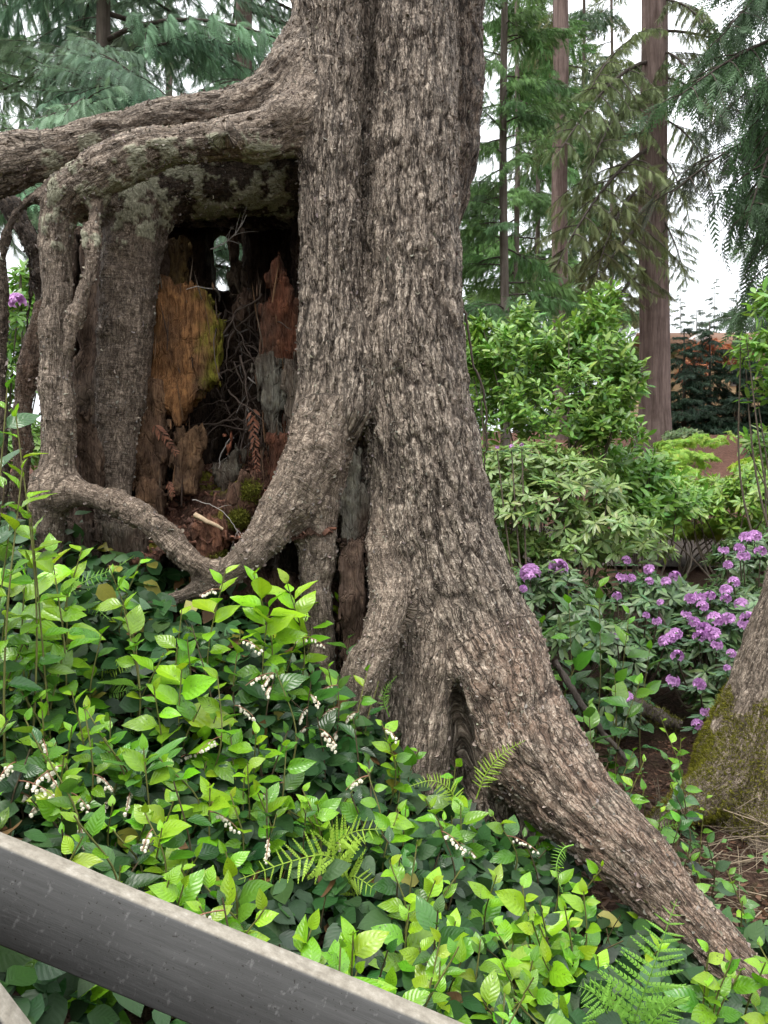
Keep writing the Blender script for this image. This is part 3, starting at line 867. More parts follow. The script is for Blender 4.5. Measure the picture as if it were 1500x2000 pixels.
# hollow outer wall
h = .021; ctr = P(400, 900, 3.66); R0 = .58
lo = A([ctr[0] - .8, 2.88, .55]); hi = A([ctr[0] + .8, 4.42, 3.6])
ax = [np.arange(lo[q], hi[q], h) for q in range(3)]
gx, gy, gz = np.meshgrid(*ax, indexing='ij')
pts = np.stack([gx, gy, gz], -1).reshape(-1, 3)
dx = pts[:, 0] - ctr[0]; dy = pts[:, 1] - ctr[1]
ang = np.arctan2(dx, dy); rr = np.hypot(dx, dy * 1.05)
flute = .045 * np.sin(ang * 7 + 1.3) + .03 * np.sin(ang * 13 + .4) + .06 * perlin(np.stack([np.sin(ang) * 3, np.cos(ang) * 3, pts[:, 2] * .8], 1), 5)
d = np.abs(rr - (R0 + flute + .10 * sstep(1.4, .7, pts[:, 2]))) - .065
top = 2.62 + .5 * (pts[:, 1] - 2.9) + .08 * perlin(np.stack([np.sin(ang) * 6, np.cos(ang) * 6, 0 * ang], 1), 6)
d = np.maximum(d, pts[:, 2] - top)
def rbox(c, hx, r):
    q = np.abs(pts - c) - A(hx)
    return np.linalg.norm(np.maximum(q, 0), axis=1) + np.minimum(q.max(1), 0) - r
jag = .05 * fbm(pts * A([9, 9, 4]), 2, 17)
d = np.maximum(d, -(rbox(P(445, 640, 3.15), (.2, .3, .66), .08) + jag))           # the open front
d = np.maximum(d, -(rbox(P(360, 1120, 3.05), (.08, .25, .06), .03) + .4 * jag))     # low dark hole
d = np.maximum(d, -(rbox(P(442, 512, 4.2), (.05, .3, .13), .03) + .35 * jag))      # window through the back
d = np.maximum(d, -(rbox(P(152, 560, 3.3), (.02, .3, .3), .02)))
V, Q = surface_nets(d.reshape(gx.shape).astype(np.float32), lo, h)
V = relax(V, Q, 1)
pyv = 1000 - (V[:, 2] - CAMZ) / V[:, 1] * F
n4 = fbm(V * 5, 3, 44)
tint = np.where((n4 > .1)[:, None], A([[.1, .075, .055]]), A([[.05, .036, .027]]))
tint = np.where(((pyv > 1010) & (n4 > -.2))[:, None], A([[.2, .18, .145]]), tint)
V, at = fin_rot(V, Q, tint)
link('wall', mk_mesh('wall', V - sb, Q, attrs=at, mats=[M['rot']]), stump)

def poly_sd(x, y, poly):
    p = np.asarray(poly, float); d = np.full(len(x), 1e9); s = np.ones(len(x))
    for k in range(len(p)):
        a, b = p[k], p[k - 1]
        e = b - a; wx = x - a[0]; wy = y - a[1]
        t = np.clip((wx * e[0] + wy * e[1]) / (e @ e), 0, 1)
        d = np.minimum(d, (wx - t * e[0]) ** 2 + (wy - t * e[1]) ** 2)
        c1 = y >= a[1]; c2 = y < b[1]; c3 = e[0] * wy > e[1] * wx
        s = np.where((c1 & c2 & c3) | (~c1 & ~c2 & ~c3), -s, s)
    return s * np.sqrt(d)

def shard(poly, dep, thick, tint, moss=None, lean=0.0, bow=0.0, jagf=.02, name='wood_slab', label=None, parent=None, base=None, h=.0095):
    """a slab of decayed wood: outline in the x-z plane at depth dep, thickness, lean in depth, horizontal bow"""
    w2 = A([P(a, b, dep)[[0, 2]] for a, b in poly])
    a = w2.min(0) - .04; b = w2.max(0) + .04; yc = dep; m = thick + .08 + abs(lean) * (b[1] - a[1]) + abs(bow)
    ax = [np.arange(a[0], b[0], h), np.arange(yc - m, yc + m, h), np.arange(a[1], b[1], h)]
    gx, gy, gz = np.meshgrid(*ax, indexing='ij'); pt = np.stack([gx, gy, gz], -1).reshape(-1, 3)
    sd = poly_sd(pt[:, 0], pt[:, 2], w2) + jagf * fbm(pt * A([70, 30, 10]), 2, len(poly)) * 1.6
    zc = (a[1] + b[1]) / 2; xc = (a[0] + b[0]) / 2
    yy = pt[:, 1] - yc - lean * (pt[:, 2] - zc) - bow * ((pt[:, 0] - xc) / (.5 * (b[0] - a[0]))) ** 2
    th = thick * (1 + .35 * perlin(pt * 9, 3))
    dd = np.maximum(sd, np.abs(yy) - th)
    V, Q = surface_nets(dd.reshape(gx.shape).astype(np.float32), A([q[0] for q in ax]), h)
    V = relax(V, Q, 1)
    mo = moss(V) if moss else 0
    V, at = fin_rot(V, Q, tint, mo, .85)
    par = parent or stump; bs = sb if base is None else base
    o = link(name, mk_mesh(name, V - bs, Q, attrs=at, mats=[M['rot']]), par)
    if label: o['label'] = label
    return o
def mossR(px0, px1):
    return lambda V: sstep(px0, px1, 750 + V[:, 0] / V[:, 1] * F + 25 * fbm(V * 14, 2, 3))
ORANGE, BROWN, RED, GREY, DARK = (.25, .125, .052), (.16, .095, .055), (.19, .075, .042), (.2, .195, .16), (.075, .05, .038)
shard([(292, 560), (310, 535), (345, 565), (375, 556), (405, 572), (424, 620), (424, 748), (404, 752), (388, 775), (372, 790), (352, 828), (330, 800), (322, 764), (286, 745)], 3.02, .05, ORANGE, mossR(380, 425), .05, .05, label='orange and yellow decayed slab with mossy right edge')
shard([(280, 740), (322, 750), (330, 800), (322, 990), (270, 1000), (268, 860)], 3.0, .05, BROWN, None, .02)
shard([(338, 842), (360, 846), (388, 826), (394, 842), (388, 960), (340, 965)], 2.99, .03, (.2, .12, .065), None, .05, label='short upright decayed slab with a grey broken tip')
shard([(268, 905), (300, 930), (318, 965), (322, 1010), (268, 1010)], 2.95, .025, (.17, .1, .058))
shard([(535, 520), (545, 506), (556, 560), (578, 590), (592, 600), (592, 860), (560, 900), (530, 830), (520, 700), (512, 600), (530, 590)], 3.05, .05, RED, None, -.03, label='red-brown spike of decayed wood')
shard([(498, 710), (520, 690), (545, 705), (556, 760), (548, 860), (532, 880), (515, 800)], 2.99, .03, GREY, label='grey-green lichened slab')
shard([(554, 700), (575, 690), (594, 720), (594, 900), (560, 890)], 2.97, .03, (.2, .17, .135), label='grey-green lichened slab')
shard([(532, 850), (556, 860), (585, 850), (592, 960), (548, 1000), (528, 920)], 2.95, .04, (.15, .06, .036))
shard([(445, 850), (456, 848), (458, 880), (444, 884)], 2.98, .012, (.34, .13, .075))
shard([(425, 905), (468, 880), (470, 950), (440, 960), (425, 940)], 3.08, .04, (.2, .19, .15))
shard([(452, 600), (478, 560), (482, 600), (470, 650), (452, 660)], 3.2, .02, (.13, .085, .06))
shard([(445, 470), (458, 465), (478, 560), (470, 590), (452, 560)], 3.42, .03, (.11, .085, .06))
shard([(330, 470), (362, 470), (366, 560), (340, 600), (322, 560)], 3.2, .04, (.14, .095, .03))
shard([(215, 1020), (255, 1028), (285, 1050), (300, 1100), (302, 1200), (212, 1200)], 2.84, .035, (.22, .195, .155), label='upright grey fibrous slab under the looping root')
shard([(118, 1010), (180, 1020), (204, 1060), (200, 1240), (120, 1240)], 2.88, .04, (.13, .105, .085))
shard([(150, 812), (176, 800), (198, 880), (204, 960), (160, 965)], 2.82, .025, (.15, .105, .075))
shard([(410, 1120), (470, 1100), (580, 1130), (680, 1150), (700, 1330), (560, 1340), (420, 1320)], 2.86, .06, (.15, .095, .07))
shard([(250, 1190), (330, 1170), (420, 1200), (430, 1330), (240, 1330)], 2.78, .05, (.15, .095, .065))
shard([(664, 900), (700, 880), (716, 960), (720, 1120), (668, 1130)], 2.8, .05, (.2, .19, .155), label='grey-green old wood inside the trunk cleft')
shard([(668, 1060), (712, 1050), (720, 1300), (668, 1320)], 2.7, .06, (.13, .09, .068))
# upright fibres and splinters of the decaying wood
m = MB(); rs = np.random.default_rng(31)
for k in range(200):
    px_ = rs.choice([rs.uniform(268, 430), rs.uniform(500, 592)]); py_ = rs.uniform(560, 1000); d_ = rs.uniform(2.94, 3.12)
    if 430 < px_ < 500 or (px_ > 390 and px_ < 500 and py_ > 780): continue
    L_ = rs.uniform(.03, .16); a_ = P(px_, py_, d_); w_ = rs.uniform(.0015, .0055)
    q_ = a_ + np.linspace(0, 1, 4)[:, None] * (A([rs.normal(0, .12), rs.normal(-.05, .15), 1]) * L_)
    m.add(*tube(q_ - sb, A([w_ * .5, w_, w_ * .7, w_ * .1]), 4), A([[.2, .11, .055], [.13, .075, .045], [.08, .05, .035], [.15, .11, .075]][rs.integers(4)]) * rs.uniform(.6, 1.3))
tag(link('splinters', m.mesh('splinters', M['flake'], smooth=False), stump), kind='stuff')
# sloping heap of brown crumbs inside
gx, gz = np.meshgrid(np.linspace(-.9, -.18, 110), np.linspace(0, 1, 80), indexing='ij')
yy = 2.64 + gz * .95
hz = 1.46 + .36 * sstep(0, .8, gz) + .05 * np.sin(gx * 9) + .12 * sstep(-.45, -.25, gx)
hp = np.stack([gx, yy, hz], -1).reshape(-1, 3)
hp[:, 2] += .05 * fbm(hp * 8, 3, 2) + .022 * fbm(hp * 34, 3, 7)
i, j = np.meshgrid(np.arange(109), np.arange(79), indexing='ij'); i = i.ravel(); j = j.ravel()
qq = np.stack([i * 80 + j, (i + 1) * 80 + j, (i + 1) * 80 + j + 1, i * 80 + j + 1], 1)
tint = A([[.15, .068, .045]]) * (1 + .5 * fbm(hp * 22, 3, 5))[:, None].clip(.3, 1.7)
link('crumbled_wood', mk_mesh('crumbled_wood', hp - sb, qq, attrs={'tint': tint, 'moss': sstep(.25, .5, fbm(hp * 6, 2, 77)), 'pit': np.zeros(len(hp))}, mats=[M['rot']]), stump)
cr_t = (A([[-.5, -.5, -.3], [.5, -.4, -.25], [.45, .5, -.3], [-.4, .45, -.2], [-.4, -.35, .3], [.35, -.4, .35], [.4, .4, .25], [-.35, .35, .3]]),
        [A([[3, 2, 1, 0], [4, 5, 6, 7], [0, 1, 5, 4], [1, 2, 6, 5], [2, 3, 7, 6], [3, 0, 4, 7]])], np.zeros((8, 2)))
sel = rng.choice(len(hp), 1500)
R_ = frames(rng.normal(size=(1500, 3)), rng.normal(size=(1500, 3)))
s_ = rng.uniform(.004, .02, 1500)
tt = A([[.2, .09, .055]]) * rng.uniform(.4, 1.5, (1500, 1)) + rng.uniform(0, .03, (1500, 1))
me = scatter('wood_crumbs', cr_t, hp[sel] - sb + A([0, 0, .004]), R_, np.stack([s_, s_ * rng.uniform(1, 3, 1500), s_ * .7], 1), tt, None, smooth=False)
me.materials.append(M['flake'])
tag(link('wood_crumbs', me, stump), kind='stuff')
# moss cushions on the stump
def moss_tuft(parent, base, pts, nrmls, n, size, name='moss', tint=(.15, .16, .03)):
    bl = (A([[-.12, 0, 0], [.12, 0, 0], [0, 1, .1]]), [A([[0, 1, 2]])], np.zeros((3, 2)))
    k = rng.integers(0, len(pts), n)
    pos = pts[k] + rng.normal(0, size * .4, (n, 3)); dv = nrmls[k] + rng.normal(0, .55, (n, 3))
    t = A(tint)[None] * rng.uniform(.5, 1.5, (n, 1)) * A([1, 1, 1]) + rng.uniform(0, .04, (n, 1)) * A([[1, .7, 0]])
    me = scatter(name, bl, pos - base, frames(dv, rng.normal(size=(n, 3))), size * rng.uniform(.5, 1.4, n), t, M['moss'])
    return tag(link(name, me, parent), kind='stuff')
for cx, cy, dd, rx, ry in ((488, 958, 2.76, 20, 26), (465, 1015, 2.74, 18, 20), (418, 1085, 2.7, 24, 16)):
    n_ = 260
    th = rng.uniform(0, 2 * math.pi, n_); rr_ = np.sqrt(rng.uniform(0, 1, n_))
    pts_ = A([P(cx + rx * a * math.cos(b), cy + ry * a * math.sin(b), dd - .05 * (1 - a * a)) for a, b in zip(rr_, th)])
    moss_tuft(stump, sb, pts_, nrm(pts_ - P(cx, cy + 5, dd + .06)), 2200, .012)
shard([(470, 930), (500, 925), (512, 960), (500, 990), (440, 1060), (410, 1100), (400, 1060), (440, 1010)], 2.8, .04, (.14, .075, .05), None, -.2, name='wood_slab')
# loose rotten block, splinters, dead sprigs and twigs lying in the hollow
wb = P(405, 1035, 2.68)
blk = thing('wood_block', 'broken brown rotten wood block lying behind the looping root', 'wood', wb)
shard([(372, 1040), (395, 1012), (432, 1018), (438, 1060), (425, 1095), (395, 1090)], 2.68, .045, (.2, .095, .06), name='body', parent=blk, base=wb)
def stick(name, label, rows, r0, r1, mat, cat='twig', group=None, sides=5, branches=0, seed=0, flat=None):
    rg = np.random.default_rng(seed)
    p = catmull([P(*q) for q in rows], .015); p = p + rg.normal(0, .0012, p.shape)
    b = p[0].copy(); m = MB()
    v, f = tube(p - b, np.linspace(r0, r1, len(p)), sides)
    m.add(v, f)
    for k in range(branches):
        i = rg.integers(len(p) // 4, len(p) - 2); t = nrm(p[i + 1] - p[i])
        dv = nrm(t + rg.normal(0, .7, 3)); L = rg.uniform(.04, .12)
        q = p[i] + np.linspace(0, 1, 6)[:, None] * dv * L + A([0, 0, -.25 * L]) * (np.linspace(0, 1, 6) ** 2)[:, None]
        m.add(*[x if k_ else x - b for k_, x in enumerate(tube(q, np.linspace(r1, r1 * .4, 6), 4))])
    o = link(name, m.mesh(name, mat), None, b)
    return tag(o, label, cat, group)
stick('wood_splinter', 'pale split wood splinter on the brown block in the hollow', [(380, 1006, 2.64), (405, 1018, 2.63), (436, 1034, 2.64)], .011, .006, plain('pale_wood', (.5, .37, .24), .8, 90, .4, stretch=(1, 1, 1)), 'splinter', sides=4)
stick('dead_twig', 'pale forked dead twig high in the hollow', [(412, 488, 3.0), (445, 470, 2.98), (468, 445, 2.97), (482, 420, 2.97)], .0028, .0014, M['grey_twig'], branches=7, seed=4)
stick('dead_twig', 'thin pale twig slanting across the crumbled wood', [(375, 975, 2.72), (420, 990, 2.7), (445, 1010, 2.68), (470, 1050, 2.66)], .002, .0012, M['grey_twig'], branches=3, seed=6)
rl = np.random.default_rng(8)
for k in range(80):
    px0 = rl.uniform(420, 525); py0 = rl.uniform(575, 860); d0 = rl.uniform(3.05, 3.3)
    a = P(px0, py0, d0); dv = nrm(A([rl.normal(0, .8), rl.normal(0, .3), -rl.uniform(-.3, 1.2)])); L = rl.uniform(.1, .35)
    t = np.linspace(0, 1, 9)[:, None]
    q = a + t * dv * L + A([rl.normal(0, .06), 0, -.06]) * t ** 2 + rl.normal(0, .004, (9, 3))
    link('rootlet', MB().add(*tube(q - sb, np.linspace(.004, .0015, 9) * rl.uniform(.5, 1.4), 4)).mesh('rootlet', M['grey_twig'] if k % 11 == 0 else M['twig']), stump)
def dead_sprig(label, a, b, L_, seed):
    rg = np.random.default_rng(seed); pa, pb = P(*a), P(*b)
    n = 34; t = np.linspace(0, 1, n)
    pos = pa + t[:, None] * (pb - pa) + rg.normal(0, .003, (n, 3)); ax_ = nrm(pb - pa)
    sd = np.cross(ax_, A([0, -1, 0.2])); sg = np.where(np.arange(n) % 2, 1, -1)[:, None]
    dv = ax_ * .7 + sd * sg * .8 + A([0, 0, -.2])
    m = scatter('dead_sprig', leaf_tmpl(.3, 3, 2, petiole=0, kind='lance'), pos - pa, frames(dv, A([0, -1, .3]) + rg.normal(0, .3, (n, 3))), L_ * (1.1 - t * .6), A([[.24, .1, .06]]) * rg.uniform(.6, 1.3, (n, 1)), M['matte_leaf'])
    tag(link('dead_sprig', m, None, pa), label, 'dead sprig')
dead_sprig('rusty dead conifer sprig hanging beside the orange slab', (303, 830, 2.88), (345, 885, 2.87), .03, 2)
dead_sprig('rusty dead conifer sprig leaning below the lichened slab', (492, 800, 2.86), (503, 920, 2.84), .035, 3)
dead_sprig('small rusty dead sprig just above the looping root', (330, 940, 2.78), (338, 968, 2.77), .02, 5)
# ------------------------------------------------------------------ grey railing in the foreground
def board(name, a, b, hgt, thk, parent, base, bev=.006, up=(0, 0, 1)):
    """a planed board from a to b; its local x runs along it, z across its height"""
    L = np.linalg.norm(b - a); n = 60
    xs_ = np.linspace(-L / 2, L / 2, n)
    y, z, c = thk / 2, hgt / 2, bev
    prof = A([(-y, -z + c), (-y + c, -z), (y - c, -z), (y, -z + c), (y, z - c), (y - c, z), (-y + c, z), (-y, z - c)])
    V = np.array([[x, p[0], p[1]] for x in xs_ for p in prof])
    V += A([0, 1, 1]) * fbm(V * A([3, 20, 20]), 2, 5)[:, None] * .0018
    i, j = np.meshgrid(np.arange(n - 1), np.arange(8), indexing='ij'); i = i.ravel(); j = j.ravel(); k = (j + 1) % 8
    Fq = np.stack([i * 8 + j, (i + 1) * 8 + j, (i + 1) * 8 + k, i * 8 + k], 1)
    caps = A([[0, 1, 2, 3], [0, 3, 4, 7], [4, 5, 6, 7]])
    me = mk_mesh(name, V, [np.vstack([Fq, caps, caps[:, ::-1] + 8 * (n - 1)])], mats=[M['rail']], smooth=False)
    o = link(name, me, parent)
    x_ = nrm(b - a); z_ = nrm(A(up) - x_ * np.dot(up, x_)); y_ = np.cross(z_, x_)
    o.matrix_local = mat4((a + b) / 2 - base, np.stack([x_, y_, z_], 1), 1.0)
    return o
rdir = nrm(A([1, .0, -.415]))
r0 = P(0, 1733, 1.13)           # centre of the near face at the left border of the photograph
ra, rb = r0 - rdir * 1.6, r0 + rdir * 1.5
rbase = A([ra[0], 1.13, float(zg(ra[0], 1.13))])
rail = thing('railing', 'weathered grey wooden railing sloping across the lower left corner', 'railing', rbase)
board('top_board', ra, rb, .142, .04, rail, rbase)
board('brace', P(-300, 1712, .97), P(520, 2817, .93), .142, .04, rail, rbase)
for q in (-1.35, 1.3):
    c_ = r0 + rdir * q + A([0, -.06, 0])
    a_ = A([c_[0], c_[1] - .03, float(zg(c_[0], c_[1])) - .2]); b_ = c_ + A([0, -.03, .05])
    board('post', a_, b_, .09, .09, rail, rbase, up=(1, 0, 0))

# ------------------------------------------------------------------ salal
SAL = [leaf_tmpl(.52, 6, 4, .4, .25, 'ovate', .07, .008), leaf_tmpl(.58, 6, 4, .25, .4, 'ovate', .07, .016, .06), leaf_tmpl(.46, 6, 4, .6, .2, 'ovate', .07, .012, -.07), leaf_tmpl(.56, 6, 4, .2, .55, 'ovate', .07, .018)]
SALM = [mk_mesh('leaf', v, f, uv=u, mats=[M['salal_leaf']]) for v, f, u in SAL]
def bell_mesh():
    m = MB(); a = np.linspace(0, 2 * math.pi, 6, endpoint=False)
    prof = [(.0, .0), (.45, -.15), (.55, -.6), (.34, -1.0), (.42, -1.1)]
    V = np.array([[r * math.cos(t), r * math.sin(t), z] for r, z in prof for t in a])
    n = 6; Q_ = np.array([[i * n + j, i * n + (j + 1) % n, (i + 1) * n + (j + 1) % n, (i + 1) * n + j] for i in range(4) for j in range(n)])
    return mk_mesh('flower', V, Q_, mats=[M['white_bell']])
BELL = bell_mesh()
CAMDIR = A([0, -1, 0])
LIME, FRESH, MID, DEEP = A([.29, .50, .022]), A([.145, .34, .018]), A([.045, .125, .026]), A([.022, .05, .02])

def region(px, py):
    if px > 1080 and py < 1690: return 'beyond the great root'
    if py < 1060: return 'at the left edge'
    if px < 330 and py > 1800: return 'under the grey railing'
    if py < 1335:
        return 'below the looping root' if px < 330 else 'below the stump hollow' if px < 720 else 'against the front roots'
    if py < 1640:
        return 'above the railing\'s left end' if px < 330 else 'in the middle bank' if px < 700 else 'before the tree\'s forked foot'
    if px < 720: return 'close behind the railing'
    if px < 1120: return 'right of the railing'
    return 'around the large fern'
SHOOTS = []

def salal(base, top, nleaf, age, seed, L=.078, flower=0, label=None, spread=1.0, face=.55):
    rg = np.random.default_rng(seed)
    h_ = top[2] - base[2]
    mid = (base + top) / 2 + A([rg.normal(0, .04), rg.normal(0, .03), 0])
    q = catmull([base - A([0, 0, .04]), mid, top], .03)
    px, py = to_px(top)
    reg = region(px, py)
    ad = 'lime-green' if age > .75 else 'bright green' if age > .45 else 'mid-green' if age > .2 else 'dark green'
    sz = 'tall ' if h_ > .42 else 'short ' if h_ < .24 else ''
    lb = label or f"{sz}{ad} {'flowering ' if flower else ''}salal shoot {reg}"
    o = thing('salal_shoot', lb, 'salal', base, 'salal shoots ' + reg)
    SHOOTS.append((px, o))
    st = MB().add(*tube(q - base, np.linspace(.0032, .0016, len(q)), 5), A([.17, .17, .05]) if age > .4 else A([.1, .075, .04]))
    link('stem', st.mesh('stem', M['stem']), o)
    arc = np.concatenate([[0], np.cumsum(np.linalg.norm(np.diff(q, axis=0), axis=1))])
    lo_ = max(.25, 1 - nleaf * .05 / max(arc[-1], .05))
    az = rg.uniform(0, 6.28)
    for k in range(nleaf):
        t = lo_ + (1 - lo_) * (k + .6) / nleaf
        p = np.array([np.interp(t * arc[-1], arc, q[:, m]) for m in range(3)])
        az += 2.4 + rg.normal(0, .45)
        el = -.1 + 1.05 * t ** 2 + rg.normal(0, .25)
        if k == nleaf - 1: el = .9 + rg.normal(0, .2)
        dv = A([math.cos(az) * math.cos(el) * spread, math.sin(az) * math.cos(el) * spread * .8, math.sin(el)]) + CAMDIR * .15
        up = A([0, 0, 1]) + CAMDIR * face + rg.normal(0, .28, 3)
        s = L * rg.uniform(.6, 1.15) * (1.0 if k < nleaf - 2 else .72 if k == nleaf - 2 else .55)
        rel = (k + .6) / nleaf
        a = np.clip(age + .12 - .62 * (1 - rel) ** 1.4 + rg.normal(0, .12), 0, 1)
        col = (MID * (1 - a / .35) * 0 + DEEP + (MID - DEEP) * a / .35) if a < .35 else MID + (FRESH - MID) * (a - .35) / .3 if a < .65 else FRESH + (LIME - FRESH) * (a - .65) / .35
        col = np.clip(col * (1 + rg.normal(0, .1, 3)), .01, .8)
        lf = link('leaf', SALM[rg.integers(4)], o)
        lf.matrix_local = mat4(p - base, frames(dv[None], up[None])[0], s)
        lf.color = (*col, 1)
    for k in range(flower):
        t = rg.uniform(.55, .98)
        p = np.array([np.interp(t * arc[-1], arc, q[:, m]) for m in range(3)])
        dv = nrm(A([rg.normal(0, 1), -.6 - rg.uniform(0, .6), .25])); Lr = rg.uniform(.06, .105)
        tt_ = np.linspace(0, 1, 7)[:, None]
        rp = p + dv * Lr * tt_ + A([0, 0, -.035]) * tt_ ** 2
        ra_ = link('flower_raceme', MB().add(*tube(rp - base, np.linspace(.0016, .0009, 7), 4), A([.33, .16, .1])).mesh('flower_raceme', M['stem']), o)
        for b_ in range(int(rg.integers(6, 11))):
            u = .25 + .75 * b_ / 9
            bp = np.array([np.interp(u, tt_[:, 0], rp[:, m]) for m in range(3)]) + rg.normal(0, .0025, 3) + A([0, 0, -.004])
            bl = link('flower', BELL, ra_)
            Rb = frames(A([[rg.normal(0, .3), 1, rg.normal(0, .3)]]), A([[rg.normal(0, .35), rg.normal(0, .35), 1]]))[0]
            bl.matrix_local = mat4(bp - base, Rb, rg.uniform(.006, .0088))
    return o

def solve_top(px, py, h_):
    """where a shoot of height h_ stands on the bank so that its tip shows at px, py"""
    for d in np.arange(1.3, 4.2, .02):
        p = P(px, py, d)
        if p[2] - float(zg(p[0], p[1])) <= h_: return p
    return P(px, py, 2.6)
